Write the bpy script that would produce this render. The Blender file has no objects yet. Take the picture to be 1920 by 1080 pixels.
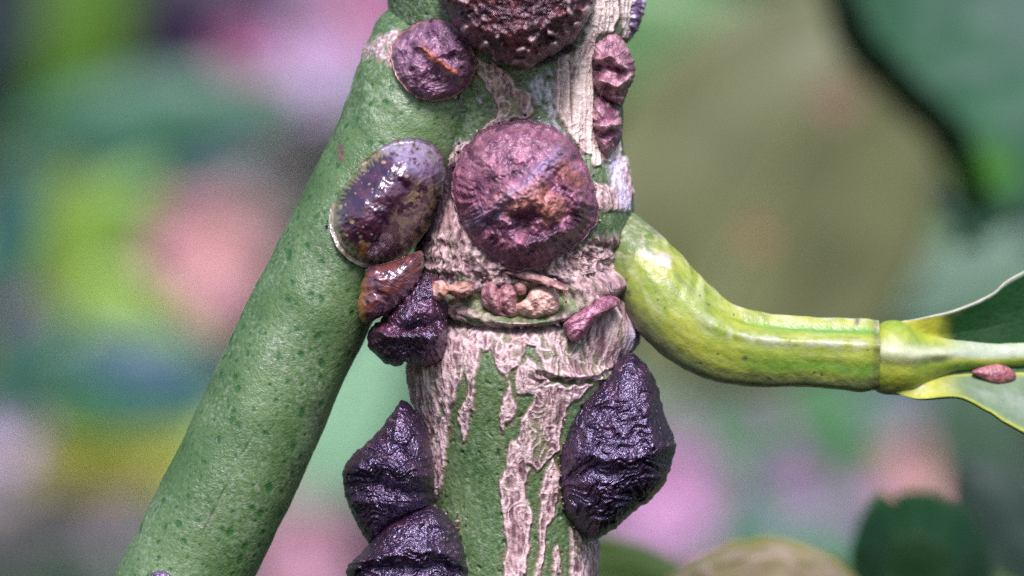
import bpy, math, random
import numpy as np
from mathutils import Vector
random.seed(7)
rng = np.random.default_rng(7)
sc = bpy.context.scene
sc.unit_settings.system = 'METRIC'
sc.unit_settings.scale_length = 0.001            # one unit is one millimetre
R = math.radians
D = 80.0                                         # lens to plane of focus, mm

# ---------------------------------------------------------------- camera
cam_d = bpy.data.cameras.new('camera'); cam = bpy.data.objects.new('camera', cam_d)
sc.collection.objects.link(cam); sc.camera = cam
cam.location = (0, -D, 0); cam.rotation_euler = (R(90), 0, 0)
cam_d.sensor_width = 36; cam_d.lens = 36 * D / 19.2
cam_d.clip_start = 1; cam_d.clip_end = 5000
cam_d.dof.use_dof = True; cam_d.dof.focus_distance = D - 1.7
cam_d.dof.aperture_fstop = 0.068                 # aperture radius about 1.1 units (checked against the blur)
cam_d.dof.aperture_blades = 0

# ---------------------------------------------------------------- sky and sun
SUN_EL, SUN_AZ = 49.0, 0.0                     # azimuth from straight behind the camera, to the left
world = bpy.data.worlds.new('World'); sc.world = world; world.use_nodes = True
wn = world.node_tree.nodes; wn.clear()
sky = wn.new('ShaderNodeTexSky'); sky.sky_type = 'NISHITA'; sky.sun_disc = False
sky.sun_elevation = R(SUN_EL); sky.air_density = 1.0; sky.dust_density = 2.0; sky.ozone_density = 3.0
sun_dir = Vector((math.sin(R(SUN_AZ)) * math.cos(R(SUN_EL)), -math.cos(R(SUN_AZ)) * math.cos(R(SUN_EL)), math.sin(R(SUN_EL))))
sky.sun_rotation = math.atan2(sun_dir.x, sun_dir.y)
bg = wn.new('ShaderNodeBackground'); bg.inputs['Strength'].default_value = 0.1
wo = wn.new('ShaderNodeOutputWorld')
world.node_tree.links.new(sky.outputs[0], bg.inputs['Color'])
world.node_tree.links.new(bg.outputs[0], wo.inputs['Surface'])
sun_d = bpy.data.lights.new('sun', 'SUN'); sun_d.energy = 3.4; sun_d.angle = R(20); sun_d.color = (1.0, 0.90, 0.98)
sun = bpy.data.objects.new('sun', sun_d); sc.collection.objects.link(sun)
sun.rotation_euler = sun_dir.to_track_quat('Z', 'Y').to_euler(); sun.location = (-30, -60, 90)
sc.cycles.use_denoising = False
sc.view_settings.view_transform = 'Standard'; sc.view_settings.look = 'None'
sc.view_settings.gamma = 1; sc.view_settings.exposure = 0.78

# ---------------------------------------------------------------- numeric helpers
def _h(ix, iy, iz, s):
    n = (ix * 374761393 + iy * 668265263 + iz * 2147483647 * 3 + s * 974634777) & 0x7fffffff
    n = ((n ^ (n >> 13)) * 1274126177) & 0x7fffffff
    n = ((n ^ (n >> 15)) * 2246822519) & 0x7fffffff
    return ((n ^ (n >> 16)) & 0xffff) / 65535.0
_g = np.random.default_rng(3).normal(size=(1024, 3)); _g /= np.linalg.norm(_g, axis=1, keepdims=True)
def vnoise(x, y, z, seed=0):
    """smooth gradient noise, about -1..1"""
    x, y, z = np.broadcast_arrays(*[np.asarray(a, dtype=float) for a in (x, y, z)])
    x, y, z = .8 * x + .6 * y + .31 * z, -.6 * x + .75 * y + .2 * z + .37, z + .17 * x - .23 * y + .71
    ix, iy, iz = [np.floor(a).astype(np.int64) for a in (x, y, z)]
    qx, qy, qz = x - ix, y - iy, z - iz
    fx, fy, fz = [f * f * f * (f * (f * 6 - 15) + 10) for f in (qx, qy, qz)]
    r = 0
    for dx in (0, 1):
        wx = fx if dx else 1 - fx
        for dy in (0, 1):
            wy = fy if dy else 1 - fy
            for dz in (0, 1):
                wz = fz if dz else 1 - fz
                g = _g[(_h(ix + dx, iy + dy, iz + dz, seed) * 1023).astype(np.int32)]
                r = r + (g[..., 0] * (qx - dx) + g[..., 1] * (qy - dy) + g[..., 2] * (qz - dz)) * wx * wy * wz
    return np.clip(r * 1.75, -1, 1)
def fbm(x, y, z, seed=0, octv=4, gain=.5):
    a, s, t = 1.0, 0, 0
    for k in range(octv):
        f = 2.03 ** k
        s = s + a * vnoise(x * f + 7.3 * k, y * f + 3.1 * k, z * f + 5.7 * k, seed + k); t += a; a *= gain
    return s / t
def ridged(x, y, z, seed=0, octv=3, gain=.55):
    a, s, t = 1.0, 0, 0
    for k in range(octv):
        f = 2.07 ** k
        s = s + a * (1 - 2.2 * np.abs(vnoise(x * f + 7.3 * k, y * f + 3.1 * k, z * f + 5.7 * k, seed + k))); t += a; a *= gain
    return s / t
def sstep(a, b, x):
    t = np.clip((x - a) / (b - a), 0, 1); return t * t * (3 - 2 * t)
def polysdf(px, py, poly):
    """signed distance to a polygon in photo pixels, positive inside"""
    P = np.asarray(poly, float); Q = np.roll(P, -1, 0)
    d = np.full(px.shape, 1e9); ins = np.zeros(px.shape, bool)
    for (ax, ay), (bx, by) in zip(P, Q):
        ex, ey = bx - ax, by - ay
        t = np.clip(((px - ax) * ex + (py - ay) * ey) / (ex * ex + ey * ey + 1e-9), 0, 1)
        d = np.minimum(d, np.hypot(px - ax - t * ex, py - ay - t * ey))
        if ay != by:
            ins ^= ((ay > py) != (by > py)) & (px < (bx - ax) * (py - ay) / (by - ay) + ax)
    return np.where(ins, d, -d)
def segd(px, py, pts):
    """distance to an open polyline in pixels"""
    d = np.full(np.shape(px), 1e9)
    for (ax, ay), (bx, by) in zip(pts[:-1], pts[1:]):
        ex, ey = bx - ax, by - ay
        t = np.clip(((px - ax) * ex + (py - ay) * ey) / (ex * ex + ey * ey + 1e-9), 0, 1)
        d = np.minimum(d, np.hypot(px - ax - t * ex, py - ay - t * ey))
    return d
def spline(pts, n, closed=False):
    P = np.asarray(pts, float); m = len(P)
    out = []
    segs = m if closed else m - 1
    k = max(2, int(math.ceil(n / segs)))
    for i in range(segs):
        if closed: a, b, c, d = P[(i - 1) % m], P[i], P[(i + 1) % m], P[(i + 2) % m]
        else:
            b, c = P[i], P[i + 1]
            a = P[i - 1] if i > 0 else 2 * b - c
            d = P[i + 2] if i + 2 < m else 2 * c - b
        t = (np.arange(k) / k)[:, None]
        out.append(.5 * ((2 * b) + (-a + c) * t + (2 * a - 5 * b + 4 * c - d) * t ** 2 + (-a + 3 * b - 3 * c + d) * t ** 3))
    out = np.concatenate(out)
    if not closed: out = np.concatenate([out, P[-1:]])
    return resample(out, n, closed)
def resample(P, n, closed=False):
    Q = np.concatenate([P, P[:1]]) if closed else P
    L = np.concatenate([[0], np.cumsum(np.linalg.norm(np.diff(Q[:, :2], axis=0), axis=1))])
    s = np.linspace(0, L[-1], n + 1)[:-1] if closed else np.linspace(0, L[-1], n)
    return np.stack([np.interp(s, L, Q[:, c]) for c in range(Q.shape[1])], 1)
def W(px, py, y):
    """a photo pixel at depth y (mm behind the plane of focus) as a point"""
    k = (1 + np.asarray(y) / D) / 100
    return np.stack([(np.asarray(px) - 960) * k, np.asarray(y) + 0 * np.asarray(px), (540 - np.asarray(py)) * k], -1)
def unW(p):
    k = (1 + p[..., 1] / D) / 100
    return p[..., 0] / k + 960, 540 - p[..., 2] / k
def mix(a, b, t):
    t = np.asarray(t)[..., None]; return np.asarray(a) * (1 - t) + np.asarray(b) * t

# ---------------------------------------------------------------- mesh helpers
def mesh_obj(name, V, F, mat, parent=None, col=None, extra=None, normals=None, smooth=True):
    me = bpy.data.meshes.new(name)
    V = np.asarray(V, np.float32).reshape(-1, 3); F = np.asarray(F, np.int32)
    me.vertices.add(len(V)); me.vertices.foreach_set('co', V.ravel())
    k = F.shape[1]
    me.loops.add(F.size); me.loops.foreach_set('vertex_index', F.ravel())
    me.polygons.add(len(F)); me.polygons.foreach_set('loop_start', np.arange(0, F.size, k, dtype=np.int32))
    me.polygons.foreach_set('loop_total', np.full(len(F), k, np.int32))
    me.polygons.foreach_set('use_smooth', np.full(len(F), smooth))
    me.update(calc_edges=True)
    if col is not None:
        at = me.color_attributes.new('tint', 'FLOAT_COLOR', 'POINT')
        C = np.ones((len(V), 4), np.float32); C[:, :3] = np.clip(np.asarray(col).reshape(-1, 3), 0, 1)
        at.data.foreach_set('color', C.ravel())
    if extra is not None:
        at = me.attributes.new('rough', 'FLOAT', 'POINT'); at.data.foreach_set('value', np.asarray(extra, np.float32).ravel())
    if normals is not None:
        me.normals_split_custom_set_from_vertices(np.asarray(normals, float).reshape(-1, 3).tolist())
    me.materials.append(mat)
    o = bpy.data.objects.new(name, me); sc.collection.objects.link(o)
    if parent is not None: o.parent = parent
    return o
def grid_faces(n, m, close_m=False, flip=False):
    i = np.arange(n - 1)[:, None]; j = np.arange(m if close_m else m - 1)[None, :]; j2 = (j + 1) % m
    F = np.stack([i * m + j, i * m + j2, (i + 1) * m + j2, (i + 1) * m + j], -1).reshape(-1, 4)
    return F[:, ::-1] if flip else F
def vnormals(V, F):
    a, b, c, d = [V[F[:, k]] for k in range(4)]
    fn = np.cross(c - a, d - b)
    N = np.zeros_like(V)
    for k in range(4):
        for ax in range(3): N[:, ax] += np.bincount(F[:, k], fn[:, ax], len(V))
    return N / (np.linalg.norm(N, axis=1, keepdims=True) + 1e-12)
def empty(name, loc, label, cat, group=None):
    o = bpy.data.objects.new(name, None); sc.collection.objects.link(o); o.location = [float(v) for v in loc]
    o['label'] = label; o['category'] = cat
    if group: o['group'] = group
    return o
def tag(o, label, cat, group=None):
    o['label'] = label; o['category'] = cat
    if group: o['group'] = group
    return o

# ---------------------------------------------------------------- materials
def mat_new(name):
    m = bpy.data.materials.new(name); m.use_nodes = True
    nt = m.node_tree; nt.nodes.clear()
    b = nt.nodes.new('ShaderNodeBsdfPrincipled'); o = nt.nodes.new('ShaderNodeOutputMaterial')
    nt.links.new(b.outputs[0], o.inputs[0])
    return m, nt, b
def tex_noise(nt, scale, detail=3, stretch=(1, 1, 1), rough=.5):
    tc = nt.nodes.new('ShaderNodeTexCoord'); mp = nt.nodes.new('ShaderNodeMapping')
    mp.inputs['Scale'].default_value = stretch
    n = nt.nodes.new('ShaderNodeTexNoise'); n.inputs['Scale'].default_value = scale
    n.inputs['Detail'].default_value = detail; n.inputs['Roughness'].default_value = rough
    nt.links.new(tc.outputs['Object'], mp.inputs[0]); nt.links.new(mp.outputs[0], n.inputs['Vector'])
    return n
def ramp(nt, src, a, b, c0=0.0, c1=1.0):
    mr = nt.nodes.new('ShaderNodeMapRange'); mr.inputs[1].default_value = a; mr.inputs[2].default_value = b
    mr.inputs[3].default_value = c0; mr.inputs[4].default_value = c1
    nt.links.new(src, mr.inputs[0]); return mr.outputs[0]
def surf(name, rough=.5, spec=.5, bumps=((20, .03),), vary=.25, vscale=9, sss=0, coat=0, coat_rough=.2, tint=None,
         rough_attr=False, color=None, trans=0, rvar=.15, sheen=0, ior=1.5):
    """skin or bark: colour from the tint attribute (or one colour), broken by grain; fine relief by bump"""
    m, nt, b = mat_new(name)
    if color is None:
        a = nt.nodes.new('ShaderNodeAttribute'); a.attribute_name = 'tint'; base = a.outputs['Color']
    else:
        a = nt.nodes.new('ShaderNodeRGB'); a.outputs[0].default_value = (*color, 1); base = a.outputs[0]
    n = tex_noise(nt, vscale, 4)
    mul = nt.nodes.new('ShaderNodeMix'); mul.data_type = 'RGBA'; mul.blend_type = 'MULTIPLY'; mul.inputs[0].default_value = 1
    f = ramp(nt, n.outputs['Fac'], .25, .75, 1 - vary, 1 + vary)
    nt.links.new(base, mul.inputs[6]); nt.links.new(f, mul.inputs[7])
    nt.links.new(mul.outputs[2], b.inputs['Base Color'])
    if rough_attr:
        ra = nt.nodes.new('ShaderNodeAttribute'); ra.attribute_name = 'rough'; nt.links.new(ra.outputs['Fac'], b.inputs['Roughness'])
    else:
        n2 = tex_noise(nt, vscale * 2.3, 2); nt.links.new(ramp(nt, n2.outputs['Fac'], .3, .7, rough - rvar, rough + rvar), b.inputs['Roughness'])
    b.inputs['Specular IOR Level'].default_value = spec; b.inputs['IOR'].default_value = ior
    if tint: b.inputs['Specular Tint'].default_value = (*tint, 1)
    if coat:
        b.inputs['Coat Weight'].default_value = coat; b.inputs['Coat Roughness'].default_value = coat_rough
    if sss:
        b.inputs['Subsurface Weight'].default_value = sss; b.inputs['Subsurface Scale'].default_value = .15
        b.inputs['Subsurface Radius'].default_value = (1, 1, .5)
    if sheen: b.inputs['Sheen Weight'].default_value = sheen
    prev = None
    for sc_, dist in bumps:
        nb = tex_noise(nt, sc_, 3)
        bp = nt.nodes.new('ShaderNodeBump'); bp.inputs['Strength'].default_value = 1; bp.inputs['Distance'].default_value = dist
        nt.links.new(nb.outputs['Fac'], bp.inputs['Height'])
        if prev: nt.links.new(prev, bp.inputs['Normal'])
        prev = bp.outputs[0]
    if prev:
        nt.links.new(prev, b.inputs['Normal'])
        if coat: nt.links.new(prev, b.inputs['Coat Normal'])
    if trans:
        t = nt.nodes.new('ShaderNodeBsdfTranslucent'); ms = nt.nodes.new('ShaderNodeMixShader'); ms.inputs[0].default_value = trans
        out = [x for x in nt.nodes if x.type == 'OUTPUT_MATERIAL'][0]
        nt.links.new(mul.outputs[2], t.inputs['Color']); nt.links.new(b.outputs[0], ms.inputs[1]); nt.links.new(t.outputs[0], ms.inputs[2])
        nt.links.new(ms.outputs[0], out.inputs[0])
    return m
LAV = (.80, .78, 1.0)
M_stem = surf('stem_skin_and_cork', rough_attr=True, spec=.5, bumps=((11, .022), (30, .016)), vary=.3, vscale=12, tint=(.95, .92, 1))
M_branch = surf('green_branch_skin', rough=.40, spec=.65, bumps=((15, .008), (28, .014)), vary=.2, vscale=14, sss=.08, tint=(.92, .92, 1))
M_stalk = surf('leaf_stalk_skin', rough=.4, spec=.5, bumps=((9, .008), (28, .006)), vary=.12, vscale=8, sss=.15, tint=(.95, .95, 1))
M_blade = surf('leaf_blade_skin', rough=.55, spec=.3, bumps=((12, .015),), vary=.15, vscale=5, sss=0)
M_dark = surf('dark_insect_shell', rough=.26, spec=1.0, bumps=((9, .05), (22, .035)), vary=.4, vscale=10, tint=(.74, .65, 1.0), rvar=.09, ior=1.8)
M_maroon = surf('maroon_insect_shell', rough=.27, spec=.9, bumps=((9, .05), (22, .03)), vary=.4, vscale=9, tint=(.95, .75, .9), rvar=.09, ior=1.6)
M_mott = surf('mottled_insect_shell', rough=.36, spec=.75, bumps=((8, .03), (20, .028)), vary=.45, vscale=8, tint=(.85, .75, 1.0), ior=1.55)
M_gloss = surf('glossy_insect_shell', ior=1.6, rough=.28, spec=.9, bumps=((4, .03), (18, .008)), vary=.3, vscale=12, tint=(.85, .78, 1.0), rvar=.08, coat=1, coat_rough=.2)
M_cork = surf('cork_flake', rough=.6, spec=.35, bumps=((14, .03), (36, .015)), vary=.2, vscale=10)

# ---------------------------------------------------------------- tubes: the stem, the branch, the leaf stalk
class Tube:
    """axis rows: px, py, y, half width in px; depth ratio ky"""
    def __init__(s, rows, n, ky=.95, warp=None):
        A = spline(rows, n); s.A = A; s.ky = ky; s.n = n
        P = W(A[:, 0], A[:, 1], A[:, 2]); s.P = P
        T = np.gradient(P, axis=0); T[:, 1] = 0; T /= np.linalg.norm(T, axis=1, keepdims=True)
        s.side = np.stack([-T[:, 2], 0 * T[:, 0], T[:, 0]], 1)        # in the picture plane
        s.r = A[:, 3] / 100 * (1 + A[:, 2] / D)
        L = np.concatenate([[0], np.cumsum(np.linalg.norm(np.diff(P, axis=0), axis=1))]); s.L = L
    def front(s, px, py, lim=.97):
        px = np.asarray(px, float); sh = px.shape; px = px.ravel(); py = np.asarray(py, float).ravel()
        A = s.A[::max(1, s.n // 220)]
        T = np.gradient(A[:, :2], axis=0); T /= np.linalg.norm(T, axis=1, keepdims=True)
        y = np.empty(len(px)); q = np.empty(len(px))
        for a in range(0, len(px), 4000):
            b = slice(a, a + 4000)
            dx = px[b, None] - A[None, :, 0]; dy = py[b, None] - A[None, :, 1]
            k = np.argmin(dx * dx + dy * dy, 1); r = np.arange(len(k))
            d = (dx[r, k] * -T[k, 1] + dy[r, k] * T[k, 0]) / A[k, 3]
            along = np.abs(dx[r, k] * T[k, 0] + dy[r, k] * T[k, 1])
            ok = (np.abs(d) < 1) & (along < 30)
            dd = np.clip(np.abs(d), 0, lim)
            y[b] = A[k, 2] - s.ky * A[k, 3] / 100 * np.sqrt(1 - dd ** 2); q[b] = np.where(ok, 1, 0)
        return y.reshape(sh), q.reshape(sh)
    def build(s, m, front_share=.72):
        u = np.linspace(0, 1, m, endpoint=False)                       # theta: 0 faces the camera
        a = front_share; k = 1.9
        t = u * 2 - 1
        th = np.where(np.abs(t) < a, t / a * k, np.sign(t) * (k + (np.abs(t) - a) / (1 - a) * (math.pi - k)))
        s.th = th
        c, si = np.cos(th), np.sin(th)
        N = s.side[:, None, :] * si[None, :, None] + np.array([0, -1, 0])[None, None, :] * c[None, :, None]
        V = s.P[:, None, :] + (s.side[:, None, :] * si[None, :, None] + np.array([0, -s.ky, 0])[None, None, :] * c[None, :, None]) * s.r[:, None, None]
        return V, N, s.L[:, None] + 0 * th[None, :], th[None, :] + 0 * s.L[:, None]

stem = Tube([(945, -330, .1, 232), (955, -150, .05, 236), (958, 0, 0, 232), (956, 100, 0, 216), (976, 200, 0, 190), (980, 300, 0, 186), (992, 390, 0, 197),
             (974, 460, -.02, 192), (978, 540, -.05, 190), (1003, 596, -.05, 184), (985, 645, 0, 205), (975, 700, 0, 211), (975, 800, 0, 187),
             (968, 930, .0, 162), (962, 1080, 0, 155), (955, 1260, .05, 152)], 860, ky=.92)
branch = Tube([(868, -10, .15, 60), (862, 18, .1, 95), (850, 55, 0, 122), (826, 110, -.18, 137), (790, 180, -.38, 133), (735, 290, -.6, 118), (645, 460, -.75, 114),
               (564, 620, -.8, 114), (455, 860, -.85, 117), (347, 1080, -.85, 119), (262, 1250, -.85, 120)], 620, ky=.95)
stalk = Tube([(1062, 425, .5, 40), (1105, 430, .1, 52), (1156, 452, -.3, 60), (1205, 506, -.6, 72), (1262, 578, -.75, 79), (1335, 635, -.8, 75), (1420, 656, -.8, 69), (1520, 661, -.8, 65),
              (1600, 666, -.75, 67), (1645, 667, -.72, 68)], 420, ky=.9)

def front_all(px, py, who=(stem, branch, stalk)):
    y = np.full(np.shape(px), 9.0)
    for t in who:
        f, q = t.front(px, py); y = np.where((q > 0) & (f < y), f, y)
    return y

twig = empty('citrus_twig', (W(962, 1260, 0)), 'sharp green citrus twig with pinkish cork streaks, slanting side branch and bent leaf stalk', 'twig')
def child(o):
    o.parent = twig; o.matrix_parent_inverse = twig.matrix_world.inverted(); return o
def attach(o, par):
    o.parent = par
    return o
TW = np.array(twig.location)
# every part of the twig is built in world space and shifted by the twig's base
def part(name, V, F, mat, parent=None, **k):
    return mesh_obj(name, np.asarray(V, float).reshape(-1, 3) - TW, F, mat, parent or twig, **k)

GREEN = (.055, .115, .034); GREEN2 = (.105, .17, .065); CORK = (.46, .30, .30); CORKD = (.12, .055, .07); PALE = (.75, .59, .58)
s_ = 2.349
def cc(*pts): return [(620 + x / s_, 620 + y / s_) for x, y in pts]
def c1(*pts): return [(600 + x / 2.909, y / 2.909) for x, y in pts]
def c3(*pts): return [(820 + x / 3, 200 + y / 3) for x, y in pts]
PATCH = [
 cc((250, 160), (330, 150), (430, 150), (505, 70), (505, -10), (572, -10), (585, 180), (560, 260), (530, 330), (520, 380), (505, 350), (495, 290), (478, 340), (468, 480), (462, 620), (445, 560), (415, 430), (370, 320), (300, 300)),
 cc((520, 340), (512, 520), (492, 640), (465, 745), (458, 640), (472, 500), (490, 400)),
 cc((578, -10), (655, -10), (655, 70), (645, 150), (630, 195), (628, 300), (622, 350), (604, 400), (580, 490), (566, 400), (566, 345), (600, 305), (604, 240), (590, 170), (572, 60)),
 cc((705, -10), (790, -10), (785, 60), (790, 150), (778, 208), (745, 160), (712, 90)),
 cc((800, -10), (862, -10), (855, 90), (825, 150), (790, 190), (792, 120), (806, 50)),
 cc((783, 215), (800, 290), (817, 330), (800, 385), (772, 420), (755, 455), (748, 380), (765, 330)),
 cc((905, -10), (985, 20), (1010, 110), (990, 200), (960, 190), (915, 100)),
 cc((1010, -10), (1170, 40), (1290, 0), (1310, 70), (1250, 140), (1200, 205), (1090, 222), (1010, 200), (1020, 100)),
 cc((870, 130), (930, 160), (965, 210), (940, 240), (880, 285), (830, 275), (818, 230), (835, 160)),
 cc((900, 262), (965, 225), (1040, 245), (1150, 240), (1090, 300), (1035, 330), (1010, 420), (1000, 520), (960, 560), (900, 620), (868, 580), (850, 520), (822, 470), (850, 400), (885, 340)),
 cc((815, 480), (850, 540), (872, 620), (858, 700), (880, 850), (872, 950), (850, 1110), (762, 1110), (775, 960), (770, 850), (748, 715), (775, 600), (780, 520)),
 cc((985, 560), (1005, 640), (1000, 720), (962, 850), (942, 950), (916, 1110), (900, 1110), (922, 920), (925, 720), (950, 620)),
 cc((985, 965), (1003, 950), (1012, 980), (1010, 1110), (985, 1110)),
 cc((1052, 860), (1110, 920), (1120, 980), (1105, 1110), (1065, 1110), (1060, 960)),
 cc((1135, 935), (1200, 930), (1180, 1110), (1122, 1110), (1130, 1010)),
 [(832, 598), (880, 606), (960, 612), (1030, 609), (1085, 590), (1165, 560), (1200, 600), (1195, 650), (1100, 662), (1060, 636), (1020, 652), (985, 640), (930, 646), (905, 662), (890, 634), (850, 640)],
 # upper stem
 c1((1400, -330), (1640, -330), (1620, 0), (1600, 170), (1500, 195), (1490, 500), (1482, 860), (1440, 830), (1330, 700), (1285, 560), (1300, 320), (1430, 230), (1480, 60)),
 c1((1650, -330), (1800, -330), (1800, 0), (1750, 200), (1640, 200), (1630, 0)),
 c1((850, 320), (950, 350), (1030, 410), (1060, 470), (1150, 530), (1165, 620), (1080, 645), (960, 690), (880, 735), (870, 720), (960, 640), (975, 590), (920, 480), (855, 400)),
 c3((1005, 290), (1045, 290), (1065, 380), (1090, 480), (1075, 580), (1010, 575), (990, 450)),
 c3((860, 90), (1000, 100), (1010, 300), (940, 300), (880, 340), (865, 300)),
 # node region
 c3((180, 200), (220, 480), (260, 720), (300, 830), (420, 900), (300, 960), (100, 930), (-60, 900), (-110, 740), (-110, 400), (20, 300)),
 c3((690, 830), (830, 785), (960, 800), (1015, 900), (1025, 1090), (900, 1130), (800, 1080), (740, 1000), (600, 930)),
 c3((880, 420), (985, 460), (1000, 560), (960, 590), (890, 560)),
]
V, N, Ls, Th = stem.build(500)
PX, PY = unW(V)
frontm = (Th > -1.75) & (Th < 1.75)
wx = PX + 5 * vnoise(V[..., 0] * 5, V[..., 1] * 5, V[..., 2] * 2.2, 3) + 2.5 * vnoise(V[..., 0] * 14, V[..., 1] * 14, V[..., 2] * 8, 4)
wy = PY + 7 * vnoise(V[..., 0] * 5, V[..., 1] * 5, V[..., 2] * 2.5, 5)
best = np.full(PX.shape, -99.0); idx = np.full(PX.shape, -1)
for k, p in enumerate(PATCH):
    P = np.asarray(p); x0, y0 = P.min(0) - 45; x1, y1 = P.max(0) + 45
    m = (PX > x0) & (PX < x1) & (PY > y0) & (PY < y1) & frontm
    if not m.any(): continue
    d = polysdf(wx[m], wy[m], p)
    b = best[m]; i = idx[m]; up = d > b
    b[up] = d[up]; i[up & (d > -1.5)] = k; best[m] = b; idx[m] = i
# the sides and back carry cork streaks of their own
back = ridged(Th * 2.2, V[..., 2] * .25, 0 * Th, 11, 2) * 22 - 6
best = best + 2.2
best = np.where(frontm, best, np.maximum(best, back))
inside = sstep(-2.0, 3.2, best + 3.5 * vnoise(V[..., 0] * 8, V[..., 1] * 8, V[..., 2] * 2.4, 6))
rim = np.exp(-((best - 3.0) / 2.4) ** 2)
x, y, z = V[..., 0], V[..., 1], V[..., 2]
vert = ridged(x * 6.2, y * 6.2, z * .55, 21, 3)
net = ridged(x * 4.2 + 2, y * 4.2, z * 2.4, 31, 2)
fine = fbm(x * 12, y * 12, z * 7, 41, 3)
node = sstep(425, 455, PY) * (1 - sstep(592, 606, PY))
# woodier grain on the upper right column
colu = sstep(1040, 1075, PX) * (1 - sstep(300, 340, PY))
wv1, wv2 = .35 * vnoise(x * 3, y * 3, z * 2, 35), .35 * vnoise(x * 3, y * 3, z * 2, 36)
web = np.exp(-(np.minimum(np.abs(vnoise((x + wv1) * 3.6, (y + wv1) * 3.6, (z + wv2) * .95, 37)), np.abs(vnoise((x - wv2) * 4.4 + 5, y * 4.4, (z + wv1) * 1.2, 38))) / .085) ** 2)
fibre = fbm((x + .12 * wv1) * 13, y * 13, z * .9, 43, 3)
h = inside * (.016 + .026 * rim + .03 * vert * sstep(2, 9, best) + .020 * web * sstep(3, 9, best) + .035 * fibre + .015 * fine)
h += colu * .05 * ridged(x * 6.5, y * 5, z * .35, 51, 2)
h -= (1 - inside) * sstep(-9, -1, best) * .012
# the node: a swollen collar with a sharp lower lip, an eye-shaped hollow around the buds
lip = [(800, 575), (838, 592), (890, 606), (960, 612), (1030, 609), (1085, 588), (1120, 566), (1170, 548)]
lipy = np.interp(PX, [p[0] for p in lip], [p[1] for p in lip])
dl = PY - lipy + 3 * vnoise(x * 6, y * 6, z * 6, 61)
h += frontm * (.17 * sstep(-70, -10, dl) * (1 - sstep(-3, 5, dl)) - .10 * np.exp(-((dl - 7) / 6.5) ** 2))
ex, ey = (PX - 975) / 118.0, (PY - 568) / 37.0
eye = np.sqrt(ex * ex + np.abs(ey) ** 1.7)
h += frontm * (-.16 * (1 - sstep(.6, .95, eye)) + .07 * np.exp(-((eye - 1.06) / .13) ** 2))
for ly, x0, x1, amp in ((505, 800, 960, .06), (530, 1040, 1165, .05), (478, 790, 900, .05), (548, 1075, 1165, .06)):
    dd = PY - ly - 8 * vnoise(PX / 45, 0 * PX, 0 * PX + ly, 71)
    h += frontm * amp * np.exp(-(dd / 9) ** 2) * sstep(x0 - 15, x0 + 15, PX) * (1 - sstep(x1 - 15, x1 + 15, PX))
h += node * (.09 * fbm(x * 3, y * 3, z * 4, 81, 3) + .06 * ridged(x * 4.5, y * 4.5, z * 6.5, 83, 3))
# crease that runs from the big insect to the right below the collar
dc = segd(PX, PY, [(1010, 700), (1040, 712), (1075, 716), (1110, 712), (1150, 690)])
h -= frontm * .09 * np.exp(-(dc / 4) ** 2); h += frontm * .06 * np.exp(-((dc - 9) / 5) ** 2) * (PY < 712)
# smooth knob below the stalk
h += frontm * .16 * np.exp(-(((PX - 1168) / 26) ** 2 + ((PY - 625) / 38) ** 2))
dimp = vnoise(x * 7, y * 7, z * 6, 91)
whit = sstep(.1, .5, fbm(x * 2.4, y * 2.4, z * 2.4, 111, 3) + .75 * np.exp(-(((PX - 1015) / 45) ** 2 + ((PY - 185) / 50) ** 2)) - .1) * (1 - sstep(225, 420, PY)) * frontm
h += (1 - inside) * .03 * whit
h += (1 - inside) * (.02 * fbm(x * 2.2, y * 3, z * 1.2, 92, 2) - .03 * sstep(.55, .8, dimp))
h += .008 * fbm(x * 20, y * 20, z * 16, 93, 2)
V2 = V + N * h[..., None]
# surface colours, with painted shade in the cleft and under one insect
g = mix(GREEN, GREEN2, sstep(-.5, .7, fbm(x * 1.2, y * 1.2, z * .7, 101, 3)))
g = mix(g, (.025, .07, .02), .7 * sstep(.5, .8, dimp))
g = mix(g, (.30, .34, .27), .45 * sstep(-.2, .5, fbm(x * 9, y * 9, z * 9, 103, 2)) * (1 - sstep(300, 470, PY)))
g = mix(g, (.26, .32, .23), .4 * sstep(-.1, .55, fbm(x * 10, y * 10, z * 10, 104, 3)))
g = mix(g, (.62, .55, .66), .8 * whit * sstep(-.4, .3, fine))
ck = mix(CORKD, CORK, sstep(-.4, .45, .3 * vert + .6 * fine + .8 * fibre + .45 * (web - .35)))
gp = sstep(-.1, .45, fbm(x * 2.2, y * 2.2, z * 1.3, 105, 2)) * sstep(4, 9, best)        # green showing through the cork
ck = mix(ck, (.17, .19, .09), .8 * gp * (1 - web) * (1 - node * .4))
ck = mix(ck, PALE, .85 * np.maximum(rim * sstep(-.7, .2, fine), .8 * web * sstep(2, 6, best)))
cs = ridged(x * 6.5, y * 5, z * .35, 51, 2)
ck = mix(ck, (.40, .32, .18), .5 * (1 - colu) * (1 - sstep(240, 330, PY)) * sstep(-.2, .4, fine)); ck = mix(ck, (.86, .72, .64), colu * .9 * sstep(-.3, .4, cs + .4 * fine)); ck = mix(ck, (.30, .28, .14), colu * .55 * sstep(.1, .6, -cs))
g = mix(g, (.16, .10, .06), .7 * sstep(-8, -1, best) * (1 - inside) * sstep(-.4, .3, fine))
col = mix(g, ck, inside)
nodec = mix(mix((.09, .045, .06), (.13, .15, .075), sstep(-.2, .35, fbm(x * 2.2, y * 2.2, z * 3, 107, 3))), CORK, sstep(.1, .6, net * .6 + fine * .6))
col = mix(col, nodec, node * frontm * (1 - .75 * inside))
grn = (1 - sstep(.7, 1.05, eye)) * frontm
col = mix(col, mix((.10, .15, .05), (.22, .25, .12), sstep(-.3, .5, fine)), grn * .85)
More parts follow.
